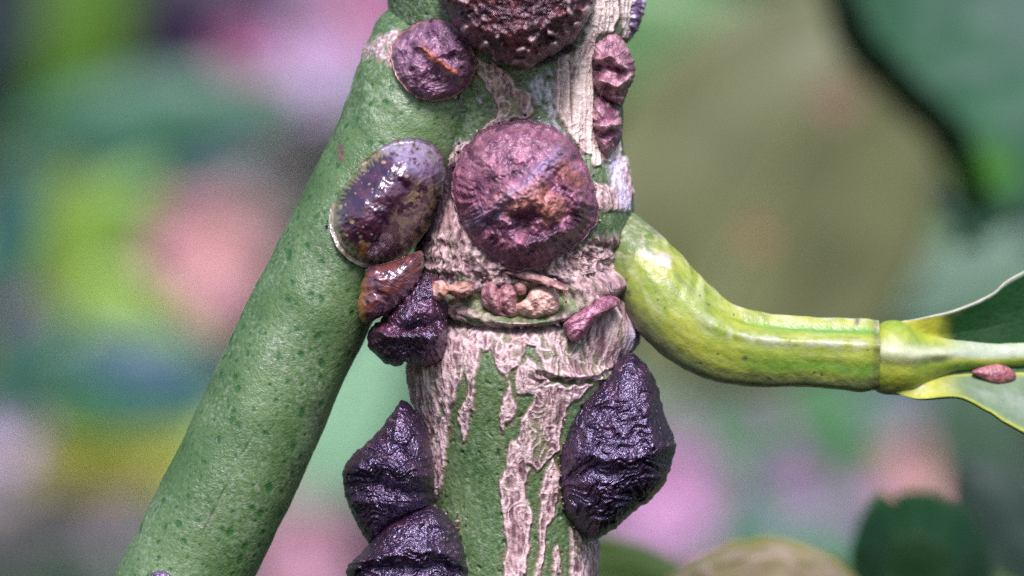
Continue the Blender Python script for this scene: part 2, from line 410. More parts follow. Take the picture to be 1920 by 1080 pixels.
col = mix(col, (.075, .04, .05), frontm * .75 * np.exp(-((dl - 7) / 5) ** 2) * sstep(820, 850, PX) * (1 - sstep(1100, 1140, PX)))
col = mix(col, (.58, .50, .62), frontm * .9 * sstep(.35, .8, np.exp(-(((PX - 1175) / 20) ** 2 + ((PY - 628) / 34) ** 2))))
wl = np.exp(-((PX - (1150 + 6 * vnoise(z * 3, 0, 0, 3) + np.clip(PY - 300, 0, 90) * .25)) / 11) ** 2) * sstep(285, 310, PY) * (1 - sstep(385, 400, PY))
col = mix(col, (.68, .60, .76), frontm * wl)
rg = np.where(inside > .5, .62, .40) + .08 * fine
shade = np.exp(-(segd(PX, PY, [(850, 325), (800, 440), (770, 520), (800, 600)]) / 26) ** 2) + .8 * np.exp(-(segd(PX, PY, [(960, 110), (1010, 118), (1070, 90)]) / 14) ** 2)  # shade put into the colour: fork cleft, and below the top insect
col = mix(col, (.03, .015, .022), frontm * sstep(.3, .75, shade + .35 * fine))
col = mix(col, (.045, .022, .035), node * frontm * .8 * sstep(.15, .45, fbm(x * 2.8 + 4, y * 2.8, z * 4, 121, 3)))
F = grid_faces(*PX.shape, close_m=True)
Vf = V2.reshape(-1, 3); NN = vnormals(Vf, F)
if (NN.reshape(N.shape) * N).sum() < 0: F = F[:, ::-1].copy(); NN = -NN
fi = idx.ravel()[F]; lab = np.where((fi == fi[:, :1]).all(1) & (best.ravel()[F].min(1) > .5), fi[:, 0], -1)
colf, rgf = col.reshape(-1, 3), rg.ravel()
def submesh(name, sel, parent=None):
    Fs = F[sel]; u, inv = np.unique(Fs, return_inverse=True)
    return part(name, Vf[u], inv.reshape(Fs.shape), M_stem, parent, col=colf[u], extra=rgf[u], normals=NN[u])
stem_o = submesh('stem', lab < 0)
for k in range(len(PATCH)):
    if (lab == k).sum() > 60:
        o = submesh('cork_streak' if k < 15 else 'cork_patch', lab == k); o.parent = stem_o
# end caps
def cap(tube, V, row, name_mat, parent, colr):
    ring = V[row]; c = ring.mean(0); m = len(ring)
    P = np.concatenate([ring, c[None]]); Fq = np.array([(i, (i + 1) % m, m, m) for i in range(m)])
    return np.concatenate([ring, c[None]]), Fq

# ---------------------------------------------------------------- the green side branch
V, N, Ls, Th = branch.build(400)
PX, PY = unW(V); x, y, z = V[..., 0], V[..., 1], V[..., 2]
def dots(u, v, seed, keep=.75, r0=.16, r1=.34):
    iu, iv = np.floor(u).astype(np.int64), np.floor(v).astype(np.int64)
    out = np.zeros(u.shape); 
    for du in (-1, 0, 1):
        for dv in (-1, 0, 1):
            cu, cv = iu + du, iv + dv
            a, b, c, d = [_h(cu, cv, cu * 0 + 5, seed + k) for k in range(4)]
            rr = r0 + (r1 - r0) * c ** 2
            q = np.hypot(u - cu - .15 - .7 * a, v - cv - .15 - .7 * b) / rr
            out = np.maximum(out, np.where(d < keep, np.exp(-q * q * 1.1) * (.5 + .5 * c), 0))
    return out
rr = branch.r[:, None]
wq = .25 * vnoise(x * 2, y * 2, z * 2, 15)
dt = np.maximum(dots(Ls / .36 + wq, Th * rr / .33 + wq, 5, .85, .11, .24), .6 * dots(Ls / .21 + 9 - wq, Th * rr / .2 + wq, 9, .6, .10, .2))
lump = fbm(x * 1.1, y * 1.1, z * 1.1, 201, 2)
h = .03 * lump - .014 * dt + .005 * fbm(x * 9, y * 9, z * 9, 203, 2)
topm = 1 - sstep(150, 330, PY)
h += topm * .05 * fbm(x * 2.2, y * 2.2, z * 2.2, 205, 2)
ln = segd(PX, PY, [(478, 812), (440, 880), (418, 925), (372, 1018)]) + 1.5 * vnoise(z * 9, x * 9, 0, 8)
crack = np.exp(-(ln / 2.2) ** 2) * (np.cos(Th) > 0) * sstep(-.35, .3, vnoise(z * 3.5, x * .5, 0, 88))
h -= .035 * crack
V2 = V + N * h[..., None]
gm = fbm(x * .8, y * .8, z * .8, 207, 3)
col = mix((.058, .120, .033), (.100, .174, .062), sstep(-.4, .5, gm))
speck = fbm(x * 13, y * 13, z * 13, 209, 3)
wax = sstep(-.15, .55, speck) * (.55 + .35 * gm)
col = mix(col, (.31, .355, .30), .78 * np.clip(wax * sstep(-.5, .35, fbm(x * .9, y * .9, z * .6, 211, 3)) * 1.15, 0, 1))
col = mix(col, (.018, .085, .016), .9 * sstep(.12, .55, dt))
col = mix(col, (.10, .06, .07), crack * .75 * sstep(.25, .7, vnoise(z * 5, x * 2, 0, 5) * .5 + .6))
# scars: pale fleck at the shoulder, small brown spot, cork where the branch meets the stem
f1 = np.exp(-(segd(PX, PY, [(656, 150), (645, 182)]) / 5) ** 2); col = mix(col, (.72, .68, .78), f1)
f2 = np.exp(-(segd(PX, PY, [(638, 275), (639, 298)]) / 5.5) ** 2); col = mix(col, (.13, .06, .06), f2 * .9)
tp = 1 - sstep(0, 22, np.minimum(segd(PX, PY, [(690, 95), (712, 82), (740, 70)]) - 0, segd(PX, PY, [(715, 96), (745, 118)])) + 9 * vnoise(x * 8, y * 8, z * 8, 77))
col = mix(col, mix((.34, .2, .18), (.66, .6, .66), sstep(-.2, .5, speck)), tp)
jn = (1 - sstep(0, 24, segd(PX, PY, [(900, 118), (925, 150), (945, 200), (915, 240)]) + 8 * vnoise(x * 7, y * 7, z * 7, 78)))
col = mix(col, mix(CORKD, CORK, sstep(-.3, .4, speck)), jn * .9)
F = grid_faces(*PX.shape, close_m=True); Vf = V2.reshape(-1, 3)
if (vnormals(Vf, F).reshape(N.shape) * N).sum() < 0: F = F[:, ::-1].copy()
c0 = Vf[:PX.shape[1]].mean(0); nV = len(Vf); mth = PX.shape[1]
br_o = part('side_branch', Vf, F, M_branch, col=col)

# ---------------------------------------------------------------- the leaf stalk
V, N, Ls, Th = stalk.build(260, .68)
PX, PY = unW(V); x, y, z = V[..., 0], V[..., 1], V[..., 2]
ax_s = Ls / stalk.L[-1]
vv = Th - .15                                        # position around, about 0 facing the viewer
late = sstep(.38, .62, ax_s)
# two ridges run to the joint, with channels between
def ridge_at(t0, w): return np.exp(-((Th - t0) / w) ** 2)
sgn = 1 if (V[300, Th[0].searchsorted(.9)][2] > V[300, Th[0].searchsorted(-.9)][2]) else -1
up = Th * sgn                                        # positive towards the upper edge
def rg_(t0, w): return np.exp(-((up - t0) / w) ** 2)
h = late * (.05 * rg_(.3, .14) + .05 * rg_(1.25, .18) - .05 * rg_(.80, .2) - .02 * rg_(-.35, .25) + .035 * rg_(-1.05, .2))
wr = vnoise(Ls * 3.2 + up * 1.3, up * .9, 0 * up, 301)
h += (1 - late) * .022 * wr * sstep(-.6, .5, up) + .02 * fbm(x * 2.5, y * 2.5, z * 2.5, 303, 3)
h += sstep(.965, .995, ax_s) * -.03 + .015 * np.exp(-((ax_s - .95) / .02) ** 2)
V2 = V + N * h[..., None]
yn = fbm(x * 1.3, y * 1.3, z * 1.3, 305, 3)
YG = (.32, .36, .045)
col = mix(YG, (.21, .29, .035), sstep(-.3, .5, yn)); ys = fbm(Ls * 1.2, up * 5, 0 * up, 306, 3); col = mix(col, (.40, .42, .20), .6 * sstep(0, .5, ys) * sstep(-.9, -.2, up)); col = mix(col, (.13, .16, .05), .5 * sstep(.05, .5, -ys))
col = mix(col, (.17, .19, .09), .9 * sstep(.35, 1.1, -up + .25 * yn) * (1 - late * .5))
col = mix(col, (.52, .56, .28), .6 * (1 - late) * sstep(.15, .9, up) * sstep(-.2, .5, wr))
col = mix(col, (.10, .27, .03), late * .9 * sstep(.5, .8, ax_s) * np.maximum(rg_(.80, .18), .75 * rg_(-.42, .2)))
fl = fbm(x * 4, y * 4, z * 4, 307, 3)
col = mix(col, (.50, .51, .43), .7 * late * sstep(-.35, .5, fl + .1) * np.maximum(rg_(.3, .14), .7 * rg_(1.25, .15)))
col = mix(col, (.20, .25, .13), late * .6 * rg_(-1.0, .25))
wp = np.exp(-(segd(PX, PY, [(1215, 475), (1250, 490)]) / 17) ** 2)
fl2 = fbm(x * 9, y * 9, z * 9, 308, 3)
col = mix(col, (.52, .46, .46), .75 * sstep(.4, .95, wp + .55 * fl + .4 * fl2))
col = mix(col, (.50, .44, .46), .7 * sstep(.4, .6, np.exp(-(segd(PX, PY, [(1205, 405), (1236, 440)]) / 8) ** 2) + .2 * fl))
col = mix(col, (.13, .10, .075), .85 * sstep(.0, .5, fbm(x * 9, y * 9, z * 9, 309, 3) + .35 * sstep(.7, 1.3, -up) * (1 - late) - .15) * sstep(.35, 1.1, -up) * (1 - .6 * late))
sd_ = dots(Ls / .16 + 3, Th * stalk.r[:, None] / .16, 31, .30, .06, .2) * sstep(-.1, .5, fbm(x * 1.5, y * 1.5, z * 1.5, 315, 2) + .35 * sstep(0, .9, -up))
col = mix(col, (.07, .055, .05), .8 * sstep(.2, .5, sd_))
for sx_, sy_, sr_ in ((1397, 672, 5), (1607, 606, 5), (1172, 525, 6), (1178, 548, 5), (1440, 708, 3), (1330, 570, 2.5), (1480, 640, 2.5), (1545, 690, 2)):
    col = mix(col, (.06, .04, .05), .85 * np.exp(-(np.hypot(PX - sx_, PY - sy_) / sr_) ** 2) * (np.cos(Th) > 0))
col = mix(col, mix((.09, .15, .05), (.3, .27, .22), sstep(0, .5, fl2)), .85 * (1 - sstep(.21, .30, ax_s + .05 * fl + .02 * fl2)))
col = mix(col, (.10, .08, .04), .5 * sstep(.975, .99, ax_s))
F = grid_faces(*PX.shape, close_m=True); Vf = V2.reshape(-1, 3)
if (vnormals(Vf, F).reshape(N.shape) * N).sum() < 0: F = F[:, ::-1].copy()
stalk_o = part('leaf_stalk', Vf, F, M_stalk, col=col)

# the leaf past the joint: a thick base, a pale midrib and two wings folded towards each other
base = Tube([(1640, 667, -.72, 55), (1650, 668, -.72, 66), (1672, 671, -.72, 70), (1705, 674, -.7, 64), (1745, 670, -.62, 44), (1800, 667, -.5, 29), (1870, 668, -.35, 24), (1960, 664, -.2, 22), (2150, 660, .3, 18), (2500, 650, 1.2, 9)], 260, ky=.8)
V, N, Ls, Th = base.build(150, .68)
PX, PY = unW(V); x, y, z = V[..., 0], V[..., 1], V[..., 2]; up = Th * sgn
h = .10 * rg_(.12, .22) * (1 - sstep(1760, 1800, PX)) + .02 * fbm(x * 3, y * 3, z * 3, 311, 3)
V2 = V + N * h[..., None]
yn = fbm(x * 1.5, y * 1.5, z * 1.5, 313, 3)
col = mix((.33, .37, .04), (.21, .30, .035), sstep(-.4, .5, yn))
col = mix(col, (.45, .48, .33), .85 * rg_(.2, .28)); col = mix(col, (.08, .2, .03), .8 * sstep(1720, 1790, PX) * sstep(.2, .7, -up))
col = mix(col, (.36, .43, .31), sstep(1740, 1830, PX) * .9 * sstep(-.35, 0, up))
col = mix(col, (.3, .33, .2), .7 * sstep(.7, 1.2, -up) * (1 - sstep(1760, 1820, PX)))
F = grid_faces(*PX.shape, close_m=True); Vf = V2.reshape(-1, 3)
if (vnormals(Vf, F).reshape(N.shape) * N).sum() < 0: F = F[:, ::-1].copy()
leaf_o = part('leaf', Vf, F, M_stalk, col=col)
leaf_o['label'] = 'green leaf with a thick pale midrib beyond the joint'

def ribbon(rails, n, m, mat, name, parent, colfn, thick=.05, bump=.02, seed=0, shift=True):
    """a leaf wing lofted through rails of (px, py, y) rows, with real thickness"""
    S = [spline(r, n) for r in rails]
    S = np.stack(S, 1)                                # n, rails, 3
    t = np.linspace(0, len(rails) - 1, m)
    i = np.minimum(t.astype(int), len(rails) - 2); f = (t - i)[None, :, None]; f = f * f * (3 - 2 * f) if len(rails) > 2 else f
    G = S[:, i] * (1 - f) + S[:, i + 1] * f
    P = W(G[..., 0], G[..., 1], G[..., 2])
    nrm = np.cross(np.gradient(P, axis=0), np.gradient(P, axis=1)); nrm /= np.linalg.norm(nrm, axis=-1, keepdims=True) + 1e-9
    nrm *= np.where(nrm[..., 1:2] > 0, -1, 1)
    q = fbm(P[..., 0] * 1.7, P[..., 1] * 1.7, P[..., 2] * 1.7, 400 + seed, 3)
    P = P + nrm * (bump * q)[..., None]
    B = P - nrm * thick
    F1 = grid_faces(n, m); k = n * m
    ring = np.concatenate([np.arange(m), np.arange(1, n) * m + m - 1, (n - 1) * m + np.arange(m - 2, -1, -1), np.arange(n - 2, 0, -1) * m])
    r2 = np.roll(ring, -1)
    Fs = np.stack([ring, ring + k, r2 + k, r2], 1)
    Fall = np.concatenate([F1, F1[:, ::-1] + k, Fs])
    c = colfn(G, P, q, np.linspace(0, 1, n)[:, None] + 0 * G[..., 0], np.linspace(0, 1, m)[None, :] + 0 * G[..., 0])
    VV = np.concatenate([P.reshape(-1, 3), B.reshape(-1, 3)])
    CC = np.concatenate([c.reshape(-1, 3), (c * .9).reshape(-1, 3)])
    if shift: return part(name, VV, Fall, mat, parent, col=CC)
    return mesh_obj(name, VV, Fall, mat, parent, col=CC)
def cw(G, P, q, u, v):
    c = mix((.37, .38, .04), (.006, .042, .009), sstep(.10, .17, u + .04 * q))
    c = mix(c, (.34, .44, .38), .9 * sstep(.90, .955, v)); return mix(c, (.5, .44, .3), sstep(.965, .99, v) * .8)
ribbon([[(1640, 660, -.7), (1740, 665, -.5), (1830, 668, -.35), (1950, 664, -.15), (2150, 660, .35), (2480, 650, 1.15)],
        [(1645, 628, -1.0), (1740, 628, -.60), (1830, 618, -.34), (1950, 592, -.10), (2150, 540, 1.0), (2480, 640, 1.5)],
        [(1646, 613, -.8), (1690, 602, -.75), (1734, 596, -.72), (1800, 580, -.58), (1860, 552, -.42), (1917, 511, -.3), (2150, 400, .6), (2480, 630, 1.4)]],
       110, 40, M_blade, 'upper_wing', leaf_o, cw, .07, seed=1)
def cl(G, P, q, u, v):
    c = mix((.37, .38, .045), (.02, .08, .02), sstep(.09, .17, u + .04 * q) * (1 - sstep(.42, .52, v)))
    c = mix(c, (.13, .19, .11), sstep(.5, .6, v) * sstep(.10, .2, u)); c = mix(c, (.24, .29, .24), .7 * sstep(.58, .68, v) * (1 - sstep(.7, .9, v)) * sstep(-.2, .3, q))
    return mix(c, (.28, .33, .06), sstep(.9, .97, v))
ribbon([[(1640, 660, -.7), (1740, 665, -.5), (1830, 668, -.35), (1950, 664, -.15), (2150, 660, .35), (2480, 650, 1.15)],
        [(1645, 705, -1.1), (1740, 706, -.75), (1830, 701, -.5), (1950, 700, -.3), (2150, 720, .3), (2480, 660, 1.3)],
        [(1646, 726, -.85), (1690, 740, -.95), (1725, 748, -1.0), (1800, 743, -1.15), (1856, 769, -1.25), (1917, 807, -1.3), (2150, 920, -.9), (2480, 670, 1.2)]],
       110, 40, M_blade, 'lower_wing', leaf_o, cl, .07, seed=2)

# ---------------------------------------------------------------- lumps: insects, buds and flakes
def lump(name, outline, hf, hb, prof=(2.2, .6), apex=None, y0=None, who=(stem, branch), colfn=None, dispfn=None, mat=M_dark,
         nr=90, na=220, lift=.02, label=None, cat=None, group=None, parent=None, edge_noise=2.0, seed=0, tilt=(0, 0), quad=True, rimthick=.03, back_fine=False):
    O = spline(outline, na, closed=True)
    ang = np.arange(na) / na * 2 * math.pi
    O[:, 0] += edge_noise * vnoise(np.cos(ang) * na / 28, np.sin(ang) * na / 28, 0, seed + 500)
    O[:, 1] += edge_noise * vnoise(np.cos(ang) * na / 28, np.sin(ang) * na / 28, 9, seed + 501)
    c = np.array(apex if apex is not None else O.mean(0), float)
    t = np.linspace(0, 1, nr) ** .85
    G = c[None, None] + (O - c)[None] * t[:, None, None]              # px
    px, py = G[..., 0], G[..., 1]
    # seat: quadratic fit to the carrying surface under the body
    u, v = (px - c[0]) / 100, (py - c[1]) / 100
    if y0 is None:
        f = front_all(px, py, who); ok = f < 8
        cols = [np.ones_like(u), u, v] + ([u * u, u * v, v * v] if quad else [])
        A = np.stack([q[ok] for q in cols], 1); s, *_ = np.linalg.lstsq(A, f[ok], rcond=None)
        basey = sum(a * b for a, b in zip(s, cols)) - lift
    else:
        basey = y0 + tilt[0] * u + tilt[1] * v
    T = t[:, None] + 0 * px
    fr = prof[2] if len(prof) > 2 else 1.0
    H = hf * (1 - np.clip(T / fr, 0, 1) ** prof[0]) ** prof[1] + (.035 * (1 - T ** 4) if fr < 1 else 0)
    pw, qw = px + 11 * fbm(u * 2.2, v * 2.2, 0 * u, seed + 520, 3), py + 15 * fbm(u * 2.2, v * 2.2, 0 * u, seed + 530, 3)
    d = dispfn(pw, qw, T, u, v) if dispfn else 0 * px
    fadeedge = 1 - T ** 14
    yf = basey - rimthick - H - d * fadeedge
    fw = 1.0
    yb = basey + rimthick + hb * (1 - T ** prof[0]) ** prof[1] + (.4 * d * fadeedge if back_fine else 0)
    Fp = W(px, py, yf); Bp = W(px, py, yb)
    k = nr * na
    # centre rings collapse to one point, harmless
    Ff = grid_faces(nr, na, close_m=True); Fb = Ff[:, ::-1] + k
    j = np.arange(na); j2 = (j + 1) % na; e = (nr - 1) * na
    Fr = np.stack([e + j, e + j2, k + e + j2, k + e + j], 1)
    VV = np.concatenate([Fp.reshape(-1, 3), Bp.reshape(-1, 3)]); FF = np.concatenate([Ff, Fb, Fr[:, ::-1]])
    nn = vnormals(VV, FF)
    if nn[: k].reshape(-1, 3)[:, 1].mean() > 0: FF = FF[:, ::-1].copy()
    C = colfn(px, py, T, u, v, d) if colfn else np.broadcast_to(np.array((.05, .02, .04)), px.shape + (3,))
    CC = np.concatenate([C.reshape(-1, 3), C.reshape(-1, 3)])
    if parent is not None: return part(name, VV, FF, mat, parent, col=CC)
    base = Fp[-1].mean(0)
    o = mesh_obj(name, VV - base, FF, mat, None, col=CC); o.location = [float(q) for q in base]
    tag(o, label, cat or 'insect', group or 'scale insects clinging to the twig')
    return o

BLK = (.016, .005, .018)
def wrinkle(kx=9, ky=22, amp=.035, rot=0, seed=0):
    cr, sr = math.cos(rot), math.sin(rot)
    def f(px, py, T, u, v):
        a, b = u * cr + v * sr, -u * sr + v * cr
        wv = .25 * vnoise(a * 3, b * 3, 0, seed + 5)
        return amp * (1.3 * ridged(a * kx / 6, (b + wv) * ky / 3.4, 0 * a, seed, 2) + .5 * fbm(a * 4, b * 13, 0 * a, seed + 9, 3))
    return f
def darkcol(base=BLK, second=(.045, .016, .035), seed=0, extra=None):
    def f(px, py, T, u, v, d):
        c = mix(base, second, sstep(-.3, .6, fbm(u * 3, v * 3, 0 * u, seed + 600, 3)))
        c = mix(c, (.20, .11, .12), .8 * sstep(.5, .8, vnoise(u * 15, v * 17, 0 * u, seed + 610)))
        if extra: c = extra(c, px, py, T, u, v, d)
        return c
    return f

# 1 the large round one in the middle
def d1(px, py, T, u, v):
    q = px, py
    px0, py0 = px, py; px = px + 16 * fbm(u * 3, v * 3, 0 * u, 697, 3); py = py + 16 * fbm(u * 3, v * 3, 0 * u + 5, 698, 3)
    d = .15 * np.exp(-(segd(px, py, [(868, 428), (930, 395), (985, 345), (1050, 285)]) / 22) ** 2)
    d += .20 * np.exp(-(segd(px, py, [(985, 375), (1012, 362)]) / 30) ** 2) + .12 * np.exp(-(segd(px, py, [(1060, 335), (1085, 375)]) / 15) ** 2)
    d += .12 * np.exp(-(segd(px, py, [(955, 470), (1000, 445), (1060, 440)]) / 11) ** 2)
    d -= .12 * np.exp(-(segd(px, py, [(905, 398 + 22), (955, 400), (975, 415)]) / 15) ** 2) + .16 * np.exp(-(segd(px, py, [(1040, 330), (1030, 350)]) / 14) ** 2)
    d -= .10 * np.exp(-(segd(px, py, [(985, 440), (1040, 425), (1075, 400)]) / 12) ** 2)
    d += .11 * np.exp(-(segd(px, py, [(880, 270), (915, 300), (935, 350)]) / 12) ** 2)
    an = np.arctan2(v, u)
    d += .045 * (.7 + .6 * vnoise(u * 1.5, v * 1.5, 0, 17)) * np.sin(an * 58 + 9 * vnoise(u * 2, v * 2, 0, 7)) * sstep(.62, .82, T) * sstep(.0, .6, v + .5)
    d += .11 * fbm(u * 2.6, v * 2.6, 0 * u, 701, 3) + .035 * ridged(u * 6, v * 6, 0 * u, 703, 2) + .04 * np.maximum(0, vnoise(u * 7, v * 7, 0 * u, 704))
    return d - .10 * sstep(.80, .9, T) + .08 * np.exp(-((T - .965) / .03) ** 2)
def k1(px, py, T, u, v, d):
    n = fbm(u * 3.5, v * 3.5, 0 * u, 711, 4)
    px = px + 18 * fbm(u * 3, v * 3, 0 * u, 697, 3); py = py + 18 * fbm(u * 3, v * 3, 0 * u + 5, 698, 3)
    c = mix((.10, .03, .062), (.31, .115, .17), sstep(-.3, .3, n))
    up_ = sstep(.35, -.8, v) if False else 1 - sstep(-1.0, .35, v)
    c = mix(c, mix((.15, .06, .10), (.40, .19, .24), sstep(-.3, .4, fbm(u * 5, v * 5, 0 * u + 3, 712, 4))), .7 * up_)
    c = mix(c, (.40, .16, .11), .8 * sstep(.3, .9, np.exp(-(segd(px, py, [(945, 385), (1012, 362), (1035, 400)]) / 30) ** 2) + .3 * n))
    c = mix(c, (.30, .10, .05), .6 * sstep(.4, .8, np.exp(-(segd(px, py, [(1045, 310), (1085, 340)]) / 17) ** 2) + .25 * n))
    c = mix(c, (.30, .22, .36), .6 * np.exp(-(segd(px, py, [(868, 428), (930, 395), (985, 345), (1050, 285)]) / 14) ** 2))
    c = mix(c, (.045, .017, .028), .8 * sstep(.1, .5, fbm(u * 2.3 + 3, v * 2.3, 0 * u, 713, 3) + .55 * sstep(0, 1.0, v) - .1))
    an = np.arctan2(v, u); c = mix(c, (.05, .018, .03), .6 * sstep(0, .9, np.sin(an * 58 + 9 * vnoise(u * 2, v * 2, 0, 7))) * sstep(.62, .8, T) * sstep(-.3, .4, v))
    return mix(c, (.14, .05, .07), .6 * sstep(.93, .98, T))
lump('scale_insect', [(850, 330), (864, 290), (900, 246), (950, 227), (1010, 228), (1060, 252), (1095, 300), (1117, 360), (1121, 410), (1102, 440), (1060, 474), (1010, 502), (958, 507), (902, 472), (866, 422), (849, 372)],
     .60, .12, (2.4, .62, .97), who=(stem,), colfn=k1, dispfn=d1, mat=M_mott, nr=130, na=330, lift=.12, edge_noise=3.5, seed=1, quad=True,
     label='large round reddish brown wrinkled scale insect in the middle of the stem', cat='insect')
# 2 small round one at the shoulder
def d2(px, py, T, u, v):
    d = .17 * np.exp(-(segd(px, py, [(785, 92), (815, 112), (858, 140)]) / 10) ** 2) + .11 * np.exp(-(segd(px, py, [(822, 105), (865, 88)]) / 7) ** 2)
    d += .10 * np.exp(-(segd(px, py, [(772, 125), (790, 135)]) / 12) ** 2) - .08 * np.exp(-(segd(px, py, [(810, 145), (850, 158)]) / 10) ** 2)
    return d + .07 * fbm(u * 6, v * 6, 0 * u, 721, 4) + .02 * ridged(u * 10, v * 10, 0 * u, 722, 2) - .05 * sstep(.86, .93, T)
def k2(px, py, T, u, v, d):
    n = fbm(u * 6, v * 6, 0 * u, 725, 4)
    c = mix((.11, .045, .085), (.30, .16, .22), sstep(-.35, .4, n))
    c = mix(c, (.40, .12, .05), .8 * sstep(.45, .9, np.exp(-(segd(px, py, [(792, 92), (815, 112), (852, 136)]) / 10) ** 2) + .3 * n))
    return mix(c, (.34, .17, .12), .8 * sstep(.94, .98, T))
lump('scale_insect', [(731, 100), (745, 66), (790, 39), (835, 38), (872, 70), (893, 112), (885, 150), (852, 181), (810, 190), (770, 175), (742, 140)],
     .40, .08, (2.6, .7, .96), colfn=k2, dispfn=d2, mat=M_mott, nr=80, na=240, lift=.07, edge_noise=2, seed=2,
     label='small round purplish brown scale insect on the shoulder of the green branch', cat='insect')
# 3 the dark one cut by the top edge
def d3(px, py, T, u, v):
    kn = np.maximum(0, vnoise(u * 7, v * 7, 0 * u, 731)) ** 1.0
    return .34 * kn * sstep(.55, .75, T) + .10 * fbm(u * 4, v * 4, 0 * u, 733, 4) + .05 * ridged(u * 6, v * 9, 0 * u, 735, 3) + .10 * np.exp(-(segd(px, py, [(870, 55), (920, 60), (1010, 55), (1090, 20)]) / 12) ** 2)
def e3(c, px, py, T, u, v, d):
    c = mix(c, (.14, .035, .03), .6 * sstep(0, .5, fbm(u * 2, v * 2, 0 * u, 737, 3)))
    return mix(c, (.55, .38, .38), .9 * sstep(.25, .55, vnoise(u * 7, v * 7, 0 * u, 731)) * sstep(.5, .75, T))
lump('scale_insect', [(822, -20), (842, 30), (872, 74), (898, 92), (930, 112), (965, 124), (1000, 122), (1040, 100), (1078, 72), (1104, 36), (1117, -10), (1112, -70), (1045, -125), (935, -135), (850, -90)],
     1.0, .1, (2.8, .55), who=(stem,), colfn=darkcol((.03, .008, .012), (.12, .03, .032), 3, e3), dispfn=d3, mat=M_maroon, nr=120, na=340, lift=.25, edge_noise=5, seed=3,
     label='big domed blackish red scale insect cut off by the top of the picture', cat='insect')
# 4 the glossy oval one
OV = [(770, 259), (806, 265), (830, 292), (836, 335), (824, 392), (798, 435), (765, 475), (728, 498), (690, 503), (655, 488), (630, 460), (618, 422), (625, 372), (656, 325), (705, 283), (740, 263)]
def ovl(px, py):
    a = R(-57); dx, dy = px - 728, py - 385
    return dx * math.cos(a) + dy * math.sin(a), -dx * math.sin(a) + dy * math.cos(a)
def d4(px, py, T, u, v):
    a, b = ovl(px, py)
    d = .05 * np.exp(-((a - 72) / 26) ** 2 - (b / 40) ** 2) - .04 * np.exp(-((a - 48) / 9) ** 2)
    d += .022 * fbm(u * 7, v * 7, 0 * u, 741, 3) + .03 * fbm(u * 2.4, v * 2.4, 0 * u, 743, 2)
    return d - .05 * sstep(.86, .94, T)
def k4(px, py, T, u, v, d):
    an = np.arctan2(v, u)
    a, b = ovl(px, py)
    n = fbm(u * 9, v * 9, 0 * u, 745, 3)
    rays = .5 + .5 * np.sin(an * 52 + 3 * vnoise(an * 5, 0, 0, 7))
    edge = T + .06 * n - .13 * rays * sstep(.68, .85, T) + .05 - .05 * sstep(0, 60, b)
    olive = mix((.15, .135, .06), (.25, .21, .11), sstep(-.3, .4, n))
    dark = mix((.035, .010, .028), (.085, .024, .045), sstep(-.3, .4, fbm(u * 4, v * 4, 0 * u, 747, 3)))
    c = mix(dark, olive, .9 * sstep(.80, .88, edge))
    wv = .3 * vnoise(u * 3, v * 3, 0 * u, 748)
    sp = sstep(.3, .6, dots(u * 7 + wv, v * 7 - wv, 749, .55, .12, .4) * (.45 + .75 * sstep(.2, .75, T))) * (1 - sstep(.85, .9, edge))
    c = mix(c, (.42, .31, .16), .8 * sp)
    right = sstep(5, 40, b) * sstep(-60, 0, a)
    c = mix(c, (.42, .31, .15), .85 * right * sstep(.02, .14, fbm(u * 7, v * 7, 0 * u, 746, 2)))
    c = mix(c, (.32, .26, .40), .8 * sstep(66, 90, a + 8 * n) * sstep(-.5, .1, n))  # lavender head, with a lilac sheen painted into its colour
    c = mix(c, (.50, .16, .04), .8 * np.exp(-(np.hypot(px - 680, py - 467) / 10) ** 2))
    return mix(c, (.12, .10, .06), .6 * sstep(.95, .99, T))
lump('scale_insect', OV, .70, .08, (2.3, .72, .93), colfn=k4, dispfn=d4, mat=M_gloss, nr=130, na=360, lift=.05, edge_noise=1.2, seed=4,
     label='glossy oval scale insect, olive rimmed and speckled purple brown, on the green branch', cat='insect')
# 5 orange brown one tucked under it
def k5(px, py, T, u, v, d):
    n = fbm(u * 6, v * 6, 0 * u, 751, 3)
    c = mix((.06, .02, .03), (.14, .045, .04), sstep(-.3, .3, n))
    return mix(c, (.40, .13, .025), .9 * sstep(-.1, .8, (690 - px) / 24 + .3 * n))
lump('scale_insect', [(684, 515), (695, 500), (745, 488), (788, 470), (794, 498), (780, 540), (748, 578), (712, 596), (686, 606), (672, 585), (676, 545)],
     .5, .3, (2.2, .6), y0=-1.72, colfn=k5, dispfn=wrinkle(12, 12, .03, .5, 755), mat=M_gloss, nr=70, na=200, edge_noise=2.5, seed=5, tilt=(.25, .1),
     label='small amber edged brown scale insect wedged below the oval one', cat='insect')
# 6 black knobbly lump in the fork
def d6(px, py, T, u, v):
    d = .20 * np.exp(-(segd(px, py, [(715, 625), (775, 632), (832, 625)]) / 12) ** 2) + .13 * np.exp(-(segd(px, py, [(755, 585), (800, 590)]) / 14) ** 2) - .14 * np.exp(-(segd(px, py, [(710, 608), (770, 608), (830, 602)]) / 8) ** 2)
    return d + .10 * fbm(u * 5, v * 5, 0 * u, 761, 4) + .05 * ridged(u * 8, v * 8, 0 * u, 763, 2)
lump('scale_insect', [(695, 615), (716, 596), (740, 566), (765, 535), (800, 512), (830, 530), (840, 570), (842, 610), (838, 645), (828, 672), (800, 686), (765, 678), (745, 688), (715, 676), (692, 655), (688, 635)],
     .85, .6, (2.6, .55), y0=-1.3, colfn=darkcol((.028, .01, .018), (.10, .025, .045), 6), dispfn=d6, mat=M_dark, nr=90, na=260, edge_noise=4, seed=6,
     label='black knobbly scale insect lodged in the fork between branch and stem', cat='insect')
